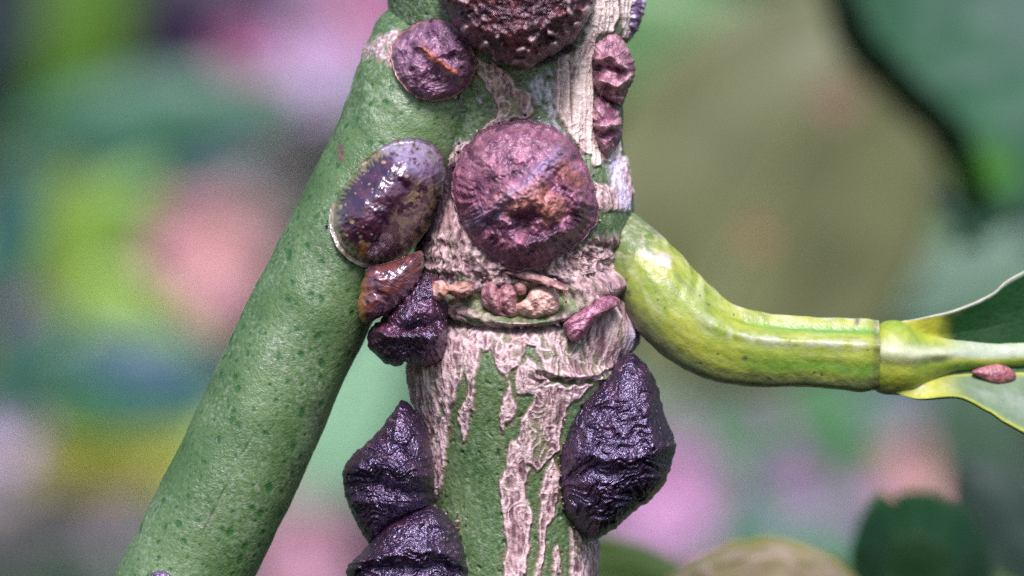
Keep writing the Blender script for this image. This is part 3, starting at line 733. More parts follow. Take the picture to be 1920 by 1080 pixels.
# 7 left side, upper of the two dark ones
def d7(px, py, T, u, v):
    d = .16 * np.exp(-(segd(px, py, [(655, 880), (720, 868), (810, 900)]) / 15) ** 2) - .15 * np.exp(-(segd(px, py, [(648, 915), (710, 905), (760, 925), (812, 930)]) / 11) ** 2)
    d += .10 * np.exp(-(segd(px, py, [(650, 945), (700, 940), (770, 955)]) / 13) ** 2) - .14 * np.exp(-(segd(px, py, [(655, 895), (700, 892)]) / 6) ** 2)
    return d + wrinkle(9, 26, .045, .12, 771)(px, py, T, u, v)
lump('scale_insect', [(756, 750), (782, 775), (800, 815), (812, 865), (814, 920), (806, 950), (770, 975), (725, 1000), (698, 1022), (678, 1000), (662, 968), (646, 925), (643, 882), (662, 852), (692, 826), (716, 800), (738, 768)],
     .95, .8, (2.1, .62), apex=(728, 880), y0=-.95, colfn=darkcol(seed=7), dispfn=d7, nr=120, na=300, edge_noise=2.5, seed=7, back_fine=True,
     label='pointed blackish purple scale insect on the left edge of the stem, above another', cat='insect')
# 8 the lower one
def d8(px, py, T, u, v):
    d = .18 * np.exp(-(segd(px, py, [(655, 1062), (720, 1040), (800, 1030), (870, 1045)]) / 16) ** 2) - .12 * np.exp(-(segd(px, py, [(660, 1078), (730, 1062), (880, 1066)]) / 9) ** 2)
    d += .10 * np.exp(-(segd(px, py, [(745, 990), (800, 970), (840, 990)]) / 16) ** 2)
    return d + wrinkle(9, 24, .045, -.15, 781)(px, py, T, u, v)
lump('scale_insect', [(690, 1020), (720, 985), (760, 962), (800, 948), (832, 958), (855, 990), (872, 1030), (882, 1080), (880, 1140), (820, 1185), (740, 1190), (680, 1150), (652, 1090), (650, 1062), (668, 1045)],
     1.05, .8, (2.2, .6), apex=(762, 1035), y0=-1.0, colfn=darkcol(seed=8), dispfn=d8, nr=120, na=300, edge_noise=2.5, seed=8, back_fine=True,
     label='blackish purple scale insect left of the stem, cut off by the bottom edge', cat='insect')
# 9 the big one on the right
def d9(px, py, T, u, v):
    d = .12 * np.exp(-(segd(px, py, [(1048, 862), (1110, 848), (1180, 868), (1262, 835)]) / 15) ** 2) - .06 * np.exp(-(segd(px, py, [(1050, 892), (1120, 885), (1200, 880)]) / 10) ** 2)
    d += .16 * np.exp(-(segd(px, py, [(1205, 700), (1215, 770), (1225, 830)]) / 13) ** 2) - .06 * np.exp(-(segd(px, py, [(1100, 800), (1160, 820)]) / 7) ** 2)
    return d + wrinkle(8, 20, .055, -.45, 791)(px, py, T, u, v) + .04 * np.maximum(0, vnoise(u * 9, v * 9, 0 * u, 793)) * sstep(-.2, .3, v)
lump('scale_insect', [(1150, 692), (1166, 668), (1190, 664), (1216, 690), (1232, 722), (1244, 768), (1258, 806), (1268, 838), (1258, 872), (1248, 902), (1220, 938), (1188, 960), (1152, 992), (1120, 1008), (1094, 1000), (1066, 975), (1050, 940), (1042, 895), (1043, 845), (1056, 800), (1084, 755), (1120, 716)],
     1.25, .95, (2.1, .62), apex=(1165, 845), y0=-1.0, colfn=darkcol(seed=9), dispfn=d9, nr=140, na=360, edge_noise=2.5, seed=9, back_fine=True,
     label='largest blackish purple scale insect, bulging from the right edge of the stem', cat='insect')
# 10 to 12: reddish ones up the right edge
def pinkcol(seed):
    def f(px, py, T, u, v, d):
        n = fbm(u * 5, v * 5, 0 * u, seed, 4)
        c = mix((.16, .05, .08), (.46, .25, .28), sstep(-.3, .4, n + 1.2 * d))
        return mix(c, (.05, .018, .03), .7 * sstep(.05, .45, fbm(u * 3, v * 4, 0 * u, seed + 3, 3) - .6 * d))
    return f
def d10(px, py, T, u, v):
    return .16 * np.exp(-(segd(px, py, [(1115, 110), (1145, 105), (1172, 125)]) / 8) ** 2) - .14 * np.exp(-(segd(px, py, [(1120, 125), (1160, 130)]) / 7) ** 2) \
        + .16 * np.exp(-(segd(px, py, [(1190, 145), (1155, 160), (1125, 150)]) / 8) ** 2) + wrinkle(9, 16, .04, .4, 801)(px, py, T, u, v)
lump('scale_insect', [(1113, 80), (1140, 60), (1162, 66), (1176, 88), (1190, 118), (1191, 142), (1180, 165), (1165, 200), (1148, 192), (1126, 182), (1113, 160), (1110, 118)],
     .45, .5, (2.2, .6), y0=-1.0, colfn=pinkcol(805), dispfn=d10, mat=M_mott, nr=80, na=220, edge_noise=3, seed=10, tilt=(.5, 0),
     label='folded reddish purple scale insect on the upper right edge of the stem', cat='insect')
def d11(px, py, T, u, v):
    return .12 * np.exp(-(segd(px, py, [(1115, 235), (1160, 240)]) / 7) ** 2) - .12 * np.exp(-(segd(px, py, [(1118, 252), (1160, 250)]) / 6) ** 2) + wrinkle(8, 16, .035, .7, 811)(px, py, T, u, v)
lump('scale_insect', [(1112, 188), (1122, 178), (1140, 190), (1160, 208), (1166, 235), (1163, 262), (1150, 285), (1140, 298), (1128, 285), (1115, 255), (1111, 220)],
     .38, .4, (2.2, .6), y0=-1.05, colfn=pinkcol(815), dispfn=d11, mat=M_mott, nr=70, na=200, edge_noise=2.5, seed=11, tilt=(.5, 0),
     label='small pinkish wedge shaped scale insect below the folded reddish one', cat='insect')
def k12(px, py, T, u, v, d):
    n = fbm(u * 5, v * 5, 0 * u, 821, 4)
    return mix(mix((.33, .25, .36), (.55, .47, .58), sstep(-.3, .4, n)), (.10, .05, .12), .85 * sstep(.1, .3, vnoise(u * 6, v * 5, 0 * u, 823)))
lump('scale_insect', [(1165, -40), (1190, -48), (1210, -30), (1212, 5), (1204, 35), (1192, 62), (1176, 72), (1164, 55), (1160, 10)],
     .3, .4, (2.2, .6), y0=-.4, colfn=k12, dispfn=wrinkle(8, 14, .04, 0, 825), mat=M_mott, nr=60, na=170, edge_noise=3, seed=12,
     label='pale lavender scale insect at the very top of the right stem edge', cat='insect')
# 13 on the leaf, 14 at the bottom of the branch
def k13(px, py, T, u, v, d):
    return mix(mix((.24, .08, .08), (.38, .16, .13), sstep(-.3, .4, fbm(u * 6, v * 6, 0 * u, 831, 3))), (.20, .05, .08), .8 * np.exp(-(segd(px, py, [(1845, 705), (1890, 700)]) / 3) ** 2) + .5 * sstep(.85, .95, T))
lump('scale_insect', [(1822, 697), (1846, 687), (1870, 682), (1893, 690), (1906, 704), (1892, 716), (1868, 720), (1845, 711)],
     .13, .1, (2.2, .6), y0=-.55, colfn=k13, mat=M_mott, nr=40, na=120, edge_noise=.6, seed=13, tilt=(.15, -.2),
     label='tiny reddish scale insect on the leaf beside the midrib', cat='insect')
lump('scale_insect', [(282, 1078), (292, 1071), (305, 1070), (318, 1076), (322, 1090), (300, 1100), (284, 1092)],
     .12, .1, (2.2, .6), who=(branch,), colfn=darkcol((.06, .04, .07), (.14, .10, .16), 14), mat=M_dark, nr=30, na=80, edge_noise=1, seed=14,
     label='tiny dark scale insect at the foot of the green branch', cat='insect')

# ---- buds, flakes and scars of the twig itself
def pcol(a, b, seed, dk=(.12, .05, .06), dka=.5):
    def f(px, py, T, u, v, d):
        n = fbm(u * 8, v * 8, 0 * u, seed, 4)
        return mix(mix(a, b, sstep(-.3, .4, n)), dk, dka * sstep(.05, .5, -n + .3 * (T - .5)))
    return f
bud = lump('bud', [(902, 548), (918, 528), (936, 535), (952, 528), (972, 546), (968, 570), (974, 590), (945, 596), (922, 586), (906, 572)], .30, .1, (2.4, .6), y0=-1.72, parent=stem_o,
     colfn=pcol((.28, .12, .15), (.46, .25, .24), 841), dispfn=lambda px, py, T, u, v: .10 * fbm(u * 5, v * 5, 0 * u, 842, 3) - .12 * np.exp(-(segd(px, py, [(938, 540), (945, 585)]) / 5) ** 2), mat=M_cork, nr=40, na=110, edge_noise=1.5, seed=15)
lump('bud', [(966, 572), (985, 560), (995, 543), (1020, 535), (1038, 541), (1049, 560), (1046, 584), (1028, 592), (1004, 599), (980, 592), (968, 584)], .38, .1, (2.6, .6), y0=-1.72, parent=stem_o,
     colfn=pcol((.60, .36, .30), (.72, .50, .42), 843, dka=.2), dispfn=lambda px, py, T, u, v: .11 * fbm(u * 4.5, v * 4.5, 0 * u, 844, 3) - .08 * np.exp(-(segd(px, py, [(985, 560), (1000, 575), (1005, 595)]) / 4) ** 2), mat=M_cork, nr=50, na=130, edge_noise=1.5, seed=16)['label'] = 'plump pale orange bud'
lump('bud', [(962, 535), (975, 528), (988, 536), (985, 550), (970, 552)], .22, .05, (2.4, .6), y0=-1.75, parent=stem_o,
     colfn=pcol((.40, .22, .2), (.55, .33, .3), 845), mat=M_cork, nr=24, na=60, edge_noise=.8, seed=17)
lump('curled_flake', [(802, 548), (812, 530), (830, 525), (842, 535), (866, 528), (888, 535), (884, 552), (860, 560), (840, 553), (820, 565), (806, 562)], .28, .05, (2, .7), y0=-1.80, parent=stem_o,
     colfn=pcol((.42, .20, .14), (.55, .34, .30), 847, dka=.7), dispfn=wrinkle(7, 9, .06, .3, 848), mat=M_cork, nr=40, na=120, edge_noise=2, seed=18)
lump('bark_flake', [(945, 508), (975, 505), (1012, 515), (1040, 524), (1064, 537), (1062, 545), (1035, 540), (1005, 530), (970, 520)], .16, .02, (1.6, .8), y0=-1.95, parent=stem_o,
     colfn=pcol((.24, .10, .10), (.50, .33, .30), 849), mat=M_cork, nr=24, na=90, edge_noise=1, seed=19, tilt=(0, -1.2))
lump('scar_ridge', [(1062, 625), (1058, 606), (1078, 588), (1104, 572), (1130, 556), (1155, 556), (1162, 570), (1140, 586), (1118, 600), (1100, 622), (1082, 640), (1068, 638)], .32, .1, (2.0, .6), y0=-1.62, tilt=(.35, -.1), parent=stem_o,
     colfn=pcol((.22, .06, .11), (.46, .22, .27), 851), dispfn=wrinkle(5, 12, .03, -.6, 852), mat=M_mott, nr=44, na=140, edge_noise=1.5, seed=20)
lump('torn_flake', [(700, 72), (712, 60), (722, 40), (730, 42), (733, 60), (742, 62), (730, 76), (712, 84)], .14, .2, (1.8, .7), y0=-.3, parent=br_o,
     colfn=pcol((.42, .26, .22), (.62, .48, .46), 853), dispfn=wrinkle(6, 6, .06, .9, 854), mat=M_cork, nr=24, na=90, edge_noise=2, seed=21)

# crumbs of wax, skin and soot caught round the insects' edges
C_, CT = [], []
for poly, cnt in (([(850, 330), (900, 246), (1010, 228), (1095, 300), (1121, 410), (1060, 474), (958, 507), (866, 422)], 150), ([(842, 30), (898, 92), (965, 124), (1040, 100), (1104, 36)], 60),
                  ([(731, 100), (790, 39), (872, 70), (885, 150), (810, 190), (742, 140)], 30), ([(812, 560), (870, 530), (960, 520), (1060, 545), (1100, 600), (960, 605), (860, 590)], 150), ([(618, 422), (690, 503), (700, 600)], 16),
                  ([(1056, 780), (1042, 895), (1066, 975)], 40), ([(812, 830), (815, 940), (860, 990)], 40)):
    Q = resample(np.array(poly, float), cnt); C_.append(Q + rng.normal(0, 9, Q.shape)); CT += list(rng.random(cnt))
C_ = np.concatenate(C_); CT = np.array(CT)[:, None]
cy_ = front_all(C_[:, 0], C_[:, 1], (stem, branch)); ok_ = cy_ < 0
C_, CT, cy_ = C_[ok_], CT[ok_], cy_[ok_]
ctr = W(C_[:, 0], C_[:, 1], cy_ - .06)
octa = np.array([(1, 0, 0), (0, 1, 0), (-1, 0, 0), (0, -1, 0), (0, 0, 1), (0, 0, -1)], float)
rad_ = (.012 + .028 * rng.random(len(ctr)) ** 2)[:, None, None]
vv_ = ctr[:, None] + octa[None] * rad_ * (.6 + .9 * rng.random((len(ctr), 6, 1)))
tr_ = np.array([(0, 1, 4), (1, 2, 4), (2, 3, 4), (3, 0, 4), (1, 0, 5), (2, 1, 5), (3, 2, 5), (0, 3, 5)])
cr = part('debris_crumbs', vv_, (np.arange(len(ctr))[:, None, None] * 6 + tr_[None]).reshape(-1, 3), M_cork, stem_o, col=np.repeat(np.where(CT < .45, (.04, .02, .03), np.where(CT < .8, (.40, .24, .2), (.75, .66, .68))), 6, 0), smooth=False)
cr['kind'] = 'stuff'

# ---------------------------------------------------------------- the garden behind, out of focus
def garden_mat(name, rough=.45, trans=.3):
    return surf(name, rough=rough, spec=.4, bumps=(), vary=.22, vscale=.35, trans=trans)
M_gl = garden_mat('garden_leaf'); M_pt = garden_mat('blossom_petal', .6, .4)
M_wood = surf('garden_twig_bark', rough=.7, spec=.3, bumps=((2, .2),), vary=.3, vscale=1, color=(.16, .12, .09))
def leaf(px, py, Y, length, width, ang, colr, label, lean=0, roll=0, edge=None, curl=.12, rib=None, group='out of focus leaves behind the twig', fold=.15):
    """a pointed leaf: length and width in photo pixels at depth Y, long axis at ang degrees from the picture's right"""
    if Y >= 80: Y = min(Y * 1.35, 235)
    k = (1 + Y / D) / 100; L, Wd = length * k, width * k
    n, m = 36, 17
    u = np.linspace(0, 1, n)[:, None]; v = np.linspace(-1, 1, m)[None, :]
    prof = np.sin(math.pi * np.clip(u, .0, 1) ** .85) ** .75 * Wd / 2 + .004 * L
    X = (u - .5) * L + 0 * v; Z = prof * v; 
    Yy = curl * L * ((u - .5) ** 2 * 2) + fold * np.abs(Z) + .03 * L * vnoise(u * 3, v * 1.5, px * .01, 31)
    a, l, r = R(ang), R(lean), R(roll)
    P = np.stack([X, Yy + 0 * X, Z], -1).reshape(-1, 3)
    Rx = np.array([[1, 0, 0], [0, math.cos(r), -math.sin(r)], [0, math.sin(r), math.cos(r)]])
    Rz = np.array([[math.cos(l), -math.sin(l), 0], [math.sin(l), math.cos(l), 0], [0, 0, 1]])
    Ry = np.array([[math.cos(a), 0, -math.sin(a)], [0, 1, 0], [math.sin(a), 0, math.cos(a)]])
    M = Ry @ Rz @ Rx; P = P @ M.T
    th = .15 + .01 * L; nb = M @ np.array([0, 1, 0])
    F1 = grid_faces(n, m); kk = n * m
    ring = np.concatenate([np.arange(m), np.arange(1, n) * m + m - 1, (n - 1) * m + np.arange(m - 2, -1, -1), np.arange(n - 2, 0, -1) * m]); r2 = np.roll(ring, -1)
    FF = np.concatenate([F1, F1[:, ::-1] + kk, np.stack([ring, ring + kk, r2 + kk, r2], 1)])
    c = np.broadcast_to(np.asarray(colr), (n, m, 3)) * (1 + .18 * vnoise(u * 5, v * 2, px, 33))[..., None]
    if edge is not None: c = mix(c, edge, sstep(.72, .95, np.abs(v) + 0 * u))
    C = np.concatenate([c.reshape(-1, 3)] * 2)
    e = empty('background_leaf', W(px, py, Y), label, 'leaf', group)
    mesh_obj('blade', np.concatenate([P, P + nb * th]), FF, M_gl, e, col=C)
    # midrib and stalk: one thin tapered tube
    us = np.linspace(-.18, .98, 24); ct = np.stack([(us - .5) * L, curl * L * ((np.clip(us, 0, 1) - .5) ** 2 * 2) - .1 + np.where(us < 0, -us * L * .8, 0), 0 * us], 1) @ M.T
    rad = np.interp(us, [-.18, 0, 1], [.011 * L, .013 * L, .003 * L])
    q = np.arange(8) / 8 * 2 * math.pi
    tv = ct[:, None, :] + (M @ np.array([0, 1, 0]))[None, None] * (np.cos(q)[None, :] * rad[:, None])[..., None] + (M @ np.array([0, 0, 1]))[None, None] * (np.sin(q)[None, :] * rad[:, None])[..., None]
    mc = rib if rib is not None else np.asarray(colr) * 1.4 + .03
    mesh_obj('midrib', tv.reshape(-1, 3), grid_faces(24, 8, True), M_gl, e, col=np.broadcast_to(mc, (24 * 8, 3)))
    return e
def blossom(px, py, Y, size, colr, label, face=0, n=5):
    """five cupped petals round a small centre"""
    if Y >= 80: Y = min(Y * 1.35, 238)
    k = (1 + Y / D) / 100; S = size * k
    e = empty('blossom', W(px, py, Y), label, 'flower', 'out of focus blossoms behind the twig')
    u = np.linspace(0, 1, 9)[:, None]; v = np.linspace(-1, 1, 7)[None, :]
    wd = np.sin(math.pi * (.08 + .86 * u) ** .8) * .34 * S
    r = u * S * .5 + 0 * v; wv = wd * v; dpt = -.18 * S * u ** 2 + .25 * np.abs(wv)
    for j in range(n):
        a = 2 * math.pi * j / n + face
        P = np.stack([r * math.cos(a) - wv * math.sin(a), dpt + 0 * r, r * math.sin(a) + wv * math.cos(a)], -1).reshape(-1, 3)
        F1 = grid_faces(9, 7); kk = 63
        ring = np.concatenate([np.arange(7), np.arange(1, 9) * 7 + 6, 56 + np.arange(5, -1, -1), np.arange(7, 0, -1) * 7]); r2 = np.roll(ring, -1)
        FF = np.concatenate([F1, F1[:, ::-1] + kk, np.stack([ring, ring + kk, r2 + kk, r2], 1)])
        cc_ = np.broadcast_to(np.asarray(colr) * (1 + .15 * math.sin(j * 2.1)), (126, 3))
        mesh_obj('petal', np.concatenate([P, P + np.array([0, .02 * S, 0])]), FF, M_pt, e, col=cc_)
    t, p = np.meshgrid(np.linspace(0, math.pi, 7), np.linspace(0, 2 * math.pi, 10, endpoint=False), indexing='ij')
    C = np.stack([np.sin(t) * np.cos(p), -np.cos(t) * .6 - .3, np.sin(t) * np.sin(p)], -1) * .09 * S
    mesh_obj('flower_centre', C, grid_faces(7, 10, True), M_pt, e, col=np.broadcast_to((.5, .4, .12), (70, 3)))
    return e

DG = (.025, .075, .03); TEAL = (.05, .17, .10); GBL = (.10, .16, .19); YG2 = (.26, .42, .05); MINT = (.27, .50, .31); OLV = (.155, .175, .075)
PKG = (.62, .36, .42); PUR = (.42, .22, .46); LAVC = (.50, .38, .58); SAL = (.72, .41, .43)
leaves = [
 # px, py, Y, length, width, angle, colour, label, kwargs
 (115, 60, 120, 520, 260, 60, (.07, .17, .01), 'blurred dark yellow green leaf in the top left corner', {}),
 (-10, 60, 100, 520, 160, 80, (.012, .03, .03), 'blurred blackish leaf standing along the left edge at the top', {}),
 (345, 30, 150, 420, 260, 8, (.018, .008, .035), 'blurred purple black leaf at the top, left of the pink haze', {'group': 'dark leaves'}),
 (300, 215, 110, 560, 170, 8, TEAL, 'long blurred teal green leaf lying level behind the upper branch', {}),
 (290, 295, 150, 430, 150, 4, (.08, .14, .17), 'blurred blue grey leaf just under the long teal one', {}),
 (60, 330, 130, 300, 130, -50, (.16, .26, .12), 'small blurred pale green leaf slanting at the left edge', {}),
 (110, 480, 110, 360, 130, 75, YG2, 'blurred lime leaf standing upright at the left', {}),
 (215, 410, 120, 260, 120, 50, (.22, .42, .07), 'bright blurred lime leaf leaning right beside the upright lime one', {}),
 (20, 430, 90, 300, 120, 75, (.03, .12, .10), 'blurred dark teal leaf at the left edge, half way up', {}),
 (300, 400, 150, 170, 110, 60, (.03, .01, .04), 'small blurred dark purple leaf above the salmon blossom', {}),
 (270, 600, 120, 360, 130, -28, (.36, .58, .10), 'blurred yellow green leaf sloping down behind the branch', {}),
 (160, 640, 160, 300, 100, 10, (.22, .42, .22), 'blurred pale green leaf left of the sloping yellow green one', {}),
 (290, 700, 95, 340, 130, -14, (.06, .15, .20), 'blurred blue grey arching leaf behind the middle of the branch', {'curl': .3}),
 (200, 765, 110, 430, 110, -6, (.03, .20, .06), 'blurred deep green leaf beneath the blue grey arching one', {}),
 (40, 690, 100, 240, 150, 70, (.04, .13, .09), 'blurred dark green leaf at the left edge under the purple blossom', {}),
 (200, 855, 120, 420, 150, -6, (.44, .44, .05), 'blurred mustard yellow leaf lying behind the lower branch', {}),
 (70, 1010, 130, 330, 170, 30, (.10, .10, .10), 'blurred grey leaf in the bottom left corner', {}),
 (170, 1090, 110, 340, 100, 5, (.03, .09, .045), 'blurred dark green leaf along the bottom left', {}),
 (660, 760, 140, 420, 210, 65, MINT, 'blurred mint green leaf between branch and stem', {}),
 (590, 930, 150, 300, 150, 40, (.26, .42, .26), 'blurred pale green leaf low between branch and stem', {}),
 (1230, 60, 90, 420, 210, 20, (.13, .27, .10), 'blurred mid green leaf at the top, right of the stem', {}),
 (1460, 330, 75, 900, 640, 62, OLV, 'huge blurred olive leaf filling the space right of the stem', {'fold': .04, 'curl': .05}),
 (1880, 250, 60, 520, 160, -70, (.16, .26, .22), 'pale blurred grey green leaf behind the broad teal one', {}),
 (1800, 410, 26, 150, 40, -50, (.015, .06, .03), 'thin dark leaf tip left of the grey green haze', {}),
 (1820, 520, 80, 400, 170, 25, (.15, .26, .18), 'blurred grey green leaf behind the near leaf', {}),
 (1260, 740, 140, 320, 190, 70, (.24, .36, .24), 'blurred pale green leaf right of the large dark insect', {}),
 (1370, 900, 120, 340, 130, 68, (.05, .24, .08), 'blurred deep green leaf below the bent stalk', {}),
 (1560, 800, 110, 300, 160, -60, (.09, .24, .10), 'blurred green leaf in the lower right centre', {}),
 (1650, 790, 130, 420, 150, 10, (.14, .23, .23), 'blurred blue green leaf beneath the near leaf', {}),
 (1850, 880, 100, 420, 200, -70, (.05, .11, .06), 'blurred dark leaf along the lower right edge', {}),
 (1480, 1010, 120, 300, 110, 10, (.12, .26, .20), 'blurred teal leaf above the pale curved one', {}),
 (1170, 1070, 25, 380, 130, -12, (.05, .10, .02), 'dark olive leaf low on the right of the stem', {}),
 (1880, 990, 30, 300, 160, -60, (.03, .06, .045), 'greyish dark leaf in the bottom right corner', {}),
]
for px, py, Y, L, Wd, a, c, lb, kw in leaves:
    kw = dict(kw); kw.pop('group', None)
    leaf(px, py, Y, L, Wd, a, c, lb, **kw)
for px, py, Y, s, c, lb in [
 (610, 60, 170, 300, LAVC, 'large blurred lavender blossom at the top left of the twig'),
 (690, 10, 160, 200, (.50, .22, .38), 'blurred mauve pink blossom at the top beside the branch shoulder'),
 (470, 95, 150, 130, (.50, .18, .36), 'small blurred magenta blossom right of the purple black leaf'),
 (560, 230, 190, 260, (.34, .33, .36), 'blurred greyish blossom behind the upper branch'),
 (20, 215, 160, 130, (.24, .16, .24), 'dull purple blurred blossom near the left edge'),
 (400, 475, 120, 230, SAL, 'bright blurred salmon pink blossom left of the branch'),
 (340, 450, 140, 150, (.55, .22, .36), 'blurred rose blossom touching the salmon one'),
 (490, 340, 190, 280, (.36, .33, .30), 'blurred beige blossom above the salmon one'),
 (48, 590, 110, 110, (.55, .26, .58), 'small blurred violet blossom at the left edge'),
 (395, 560, 150, 150, (.58, .30, .42), 'small blurred pink blossom under the salmon one'),
 (10, 805, 110, 150, (.60, .48, .66), 'pale blurred lilac blossom cut by the left edge'),
 (170, 960, 160, 260, (.27, .22, .26), 'dull blurred mauve blossom at the lower left'),
 (20, 930, 160, 220, (.32, .30, .32), 'grey blurred blossom at the lower left edge'),
 (570, 1040, 140, 230, (.55, .30, .42), 'blurred pink blossom low between branch and stem'),
 (1240, 920, 120, 260, (.58, .32, .56), 'blurred orchid pink blossom right of the large dark insect'),
 (1440, 780, 130, 170, (.46, .22, .46), 'small blurred magenta blossom under the bent stalk'),
 (1520, 935, 125, 220, (.42, .22, .50), 'blurred purple blossom at the lower right centre'),
 (1650, 900, 130, 200, (.38, .22, .44), 'blurred violet blossom left of the salmon coloured one'),
 (1735, 890, 125, 180, (.74, .42, .42), 'blurred salmon blossom above the rounded dark leaf'),
 (1420, 440, 70, 60, (.36, .20, .12), 'faint brownish pink blossom spot on the olive leaf'),
 (1565, 185, 70, 90, (.28, .18, .14), 'faint reddish blossom spot high on the olive leaf'),
 (1740, 740, 160, 150, (.34, .26, .36), 'faint grey violet blossom beneath the near leaf'),
]:
    blossom(px, py, Y, s, c, lb, face=px * .37)

# the pale curved leaf at the bottom, near enough to show its arching edge
e = empty('background_leaf', W(1430, 1060, 9), 'pale brown and olive arching leaf at the bottom, right of the stem', 'leaf', 'out of focus leaves behind the twig')
def cpale(G, P, q, u, v):
    c = mix((.27, .24, .12), (.36, .29, .22), sstep(-.3, .4, q)); return mix(c, (.20, .22, .04), (1 - sstep(.05, .3, v)))
o = ribbon([[(1215, 1150, 9), (1250, 1082, 8.5), (1330, 1030, 8), (1430, 1006, 8), (1520, 1022, 8), (1590, 1062, 8.5), (1640, 1130, 9)],
            [(1215, 1160, 8), (1255, 1105, 7), (1335, 1062, 6.5), (1430, 1044, 6.4), (1515, 1056, 6.5), (1580, 1092, 7), (1640, 1140, 8)],
            [(1215, 1200, 8), (1260, 1190, 7), (1340, 1180, 6.5), (1430, 1176, 6.4), (1510, 1180, 6.5), (1570, 1190, 7), (1640, 1200, 8)]], 60, 24, M_gl, 'blade', None, cpale, .3, .1, 5, shift=False)
o.parent = e; o.matrix_parent_inverse.identity(); me = o.data
co = np.empty(len(me.vertices) * 3, np.float32); me.vertices.foreach_get('co', co); co = co.reshape(-1, 3) - np.array(e.location, np.float32); me.vertices.foreach_set('co', co.ravel()); me.update()

e = empty('background_leaf', W(1900, 200, 36), 'broad teal leaf with a dark rolled edge curving down the upper right', 'leaf', 'out of focus leaves behind the twig')
def ctl(G, P, q, u, v):
    c = mix((.012, .045, .016), (.035, .12, .055), sstep(.22, .55, v)); c = mix(c, (.09, .16, .12), sstep(.52, .72, v + .2 * q))
    return mix(c, (.10, .32, .03), .9 * np.exp(-(((G[..., 0] - 1840) / 60) ** 2 + ((G[..., 1] - 320) / 45) ** 2)))
ed_ = [(1500, -230), (1535, -90), (1562, 10), (1600, 100), (1680, 185), (1765, 270), (1800, 350), (1815, 420), (1800, 470)]
o = ribbon([[(a, b, 41) for a, b in ed_], [(a + 18, b - 12, 37) for a, b in ed_], [(a + 46, b - 30, 34) for a, b in ed_], [(a + 330, b - 130, 37) for a, b in ed_], [(a + 620, b - 210, 47) for a, b in ed_]],
           70, 40, M_gl, 'blade', None, ctl, .25, .2, 6, shift=False)
o.parent = e; me = o.data
co = np.empty(len(me.vertices) * 3, np.float32); me.vertices.foreach_get('co', co); co = co.reshape(-1, 3) - np.array(e.location, np.float32); me.vertices.foreach_set('co', co.ravel()); me.update()

e = empty('background_leaf', W(1725, 1100, 13), 'rounded dark green leaf with a toothed edge rising from the bottom right', 'leaf', 'out of focus leaves behind the twig')
def cdk(G, P, q, u, v): return mix((.008, .042, .010), (.03, .10, .015), (1 - sstep(0, .16, v)) * (1 - sstep(.3, .6, u)))
ou = [(1585, 1160), (1588, 1080), (1594, 1030), (1602, 992), (1616, 962), (1634, 938), (1652, 924), (1664, 926), (1674, 938), (1686, 926), (1706, 919), (1732, 922), (1752, 926), (1762, 936), (1790, 944), (1816, 962), (1830, 984), (1848, 1010), (1858, 1050), (1864, 1100), (1862, 1170)]
mid_ = [(1725 + (a - 1725) * .5, 1090 + (b - 1090) * .5) for a, b in ou]
o = ribbon([[(a, b, 14.5) for a, b in ou], [(a, b, 13) for a, b in mid_], [(1725 + (a - 1725) * .06, 1110, 13.1) for a, b in ou]], 120, 24, M_gl, 'blade', None, cdk, .2, .05, 8, shift=False)
o.parent = e; me = o.data
co = np.empty(len(me.vertices) * 3, np.float32); me.vertices.foreach_get('co', co); co = co.reshape(-1, 3) - np.array(e.location, np.float32); me.vertices.foreach_set('co', co.ravel()); me.update()

# the blurred brown twig at the upper right
tw = Tube([(1190, 190, 78, 22), (1260, 140, 78, 24), (1400, 75, 80, 22), (1540, 20, 82, 20), (1700, -60, 84, 18)], 50, ky=1)
V, N, Ls, Th = tw.build(16, .6)
Fq = grid_faces(50, 16, True)
if (vnormals(V.reshape(-1, 3), Fq).reshape(N.shape) * N).sum() < 0: Fq = Fq[:, ::-1].copy()
b0 = V[0].mean(0)
o = mesh_obj('background_twig', V.reshape(-1, 3) - b0, Fq, M_wood); o.location = [float(q) for q in b0]
tag(o, 'thin blurred brown twig crossing above the olive leaf', 'twig')

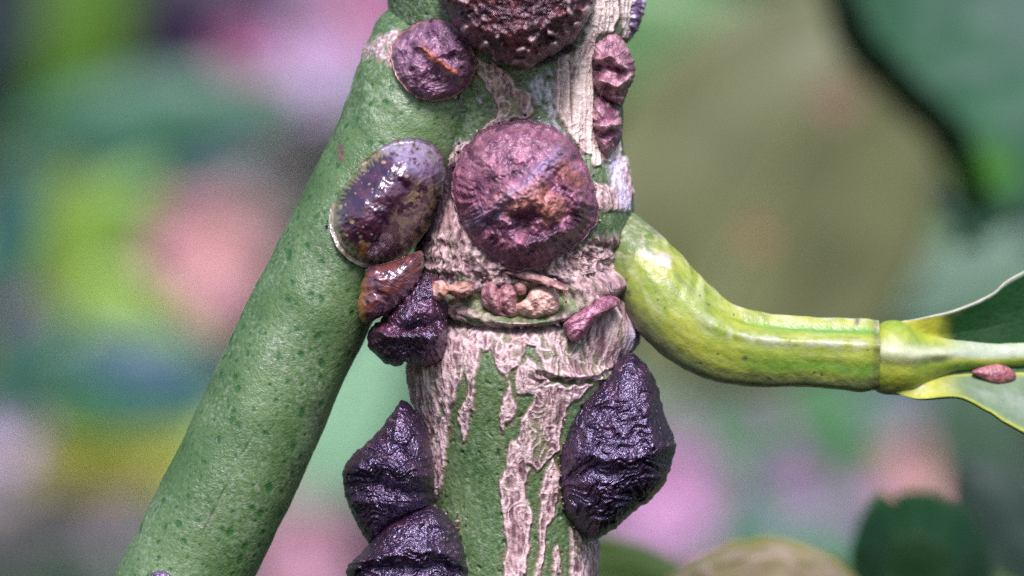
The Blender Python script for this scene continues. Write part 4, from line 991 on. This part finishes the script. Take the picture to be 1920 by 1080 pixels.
# the hedge far behind: a rolling bank closed by a mass of small leaves
gx, gz = np.meshgrid(np.linspace(-330, 330, 90), np.linspace(-230, 230, 64))
gy = 300 + 22 * fbm(gx / 60, gz / 60, 0 * gx, 901, 3)
P = np.stack([gx, gy, gz], -1)
M_bank = surf('hedge_backing', rough=.9, spec=.1, bumps=(), vary=.3, vscale=.05, color=(.03, .06, .03))  # dark green backing sheet behind the small leaves
o = mesh_obj('hedge_bank', P, grid_faces(64, 90), M_bank); o['kind'] = 'structure'
n = 14000
cx, cz = rng.uniform(-320, 320, n), rng.uniform(-220, 220, n)
cy = 300 + 22 * fbm(cx / 60, cz / 60, 0 * cx, 901, 3) - rng.uniform(1, 26, n)
a = rng.uniform(0, 2 * math.pi, n); ln_ = rng.uniform(7, 15, n); wd_ = ln_ * rng.uniform(.3, .5, n)
d1_ = np.stack([np.cos(a), rng.uniform(-.6, .6, n), np.sin(a)], 1); d1_ /= np.linalg.norm(d1_, axis=1, keepdims=True)
d2_ = np.cross(d1_, np.stack([rng.uniform(-.5, .5, n), -np.ones(n), rng.uniform(-.2, .9, n)], 1)); d2_ /= np.linalg.norm(d2_, axis=1, keepdims=True)
nn_ = np.cross(d1_, d2_)
C0 = np.stack([cx, cy, cz], 1)
T_ = [(-1, 0, 0), (-.3, .5, .12), (.4, .42, .1), (1, 0, 0), (.4, -.42, .1), (-.3, -.5, .12), (0, 0, -.05)]
VV = np.stack([C0 + d1_ * (p[0] * ln_ / 2)[:, None] + d2_ * (p[1] * wd_)[:, None] + nn_ * (p[2] * wd_)[:, None] for p in T_], 1)
tri = np.array([(6, 0, 1), (6, 1, 2), (6, 2, 3), (6, 3, 4), (6, 4, 5), (6, 5, 0)])
FF = (np.arange(n)[:, None, None] * 7 + tri[None]).reshape(-1, 3)
pal = np.array([(.05, .17, .05), (.08, .24, .10), (.12, .30, .15), (.22, .36, .08), (.15, .22, .18), (.34, .18, .36), (.42, .28, .44)])
reg = fbm(cx / 25, cz / 25, 0 * cx, 905, 2)
pick = np.clip((3 + 5 * reg + rng.normal(0, 1.1, n)).astype(int), 0, 6)
CC = np.repeat(pal[pick], 7, 0)
o = mesh_obj('hedge_foliage', VV.reshape(-1, 3), FF, M_gl, col=CC, smooth=False); o['kind'] = 'stuff'
tag(o, 'soft mass of green and mauve garden foliage far behind the twig', 'foliage')
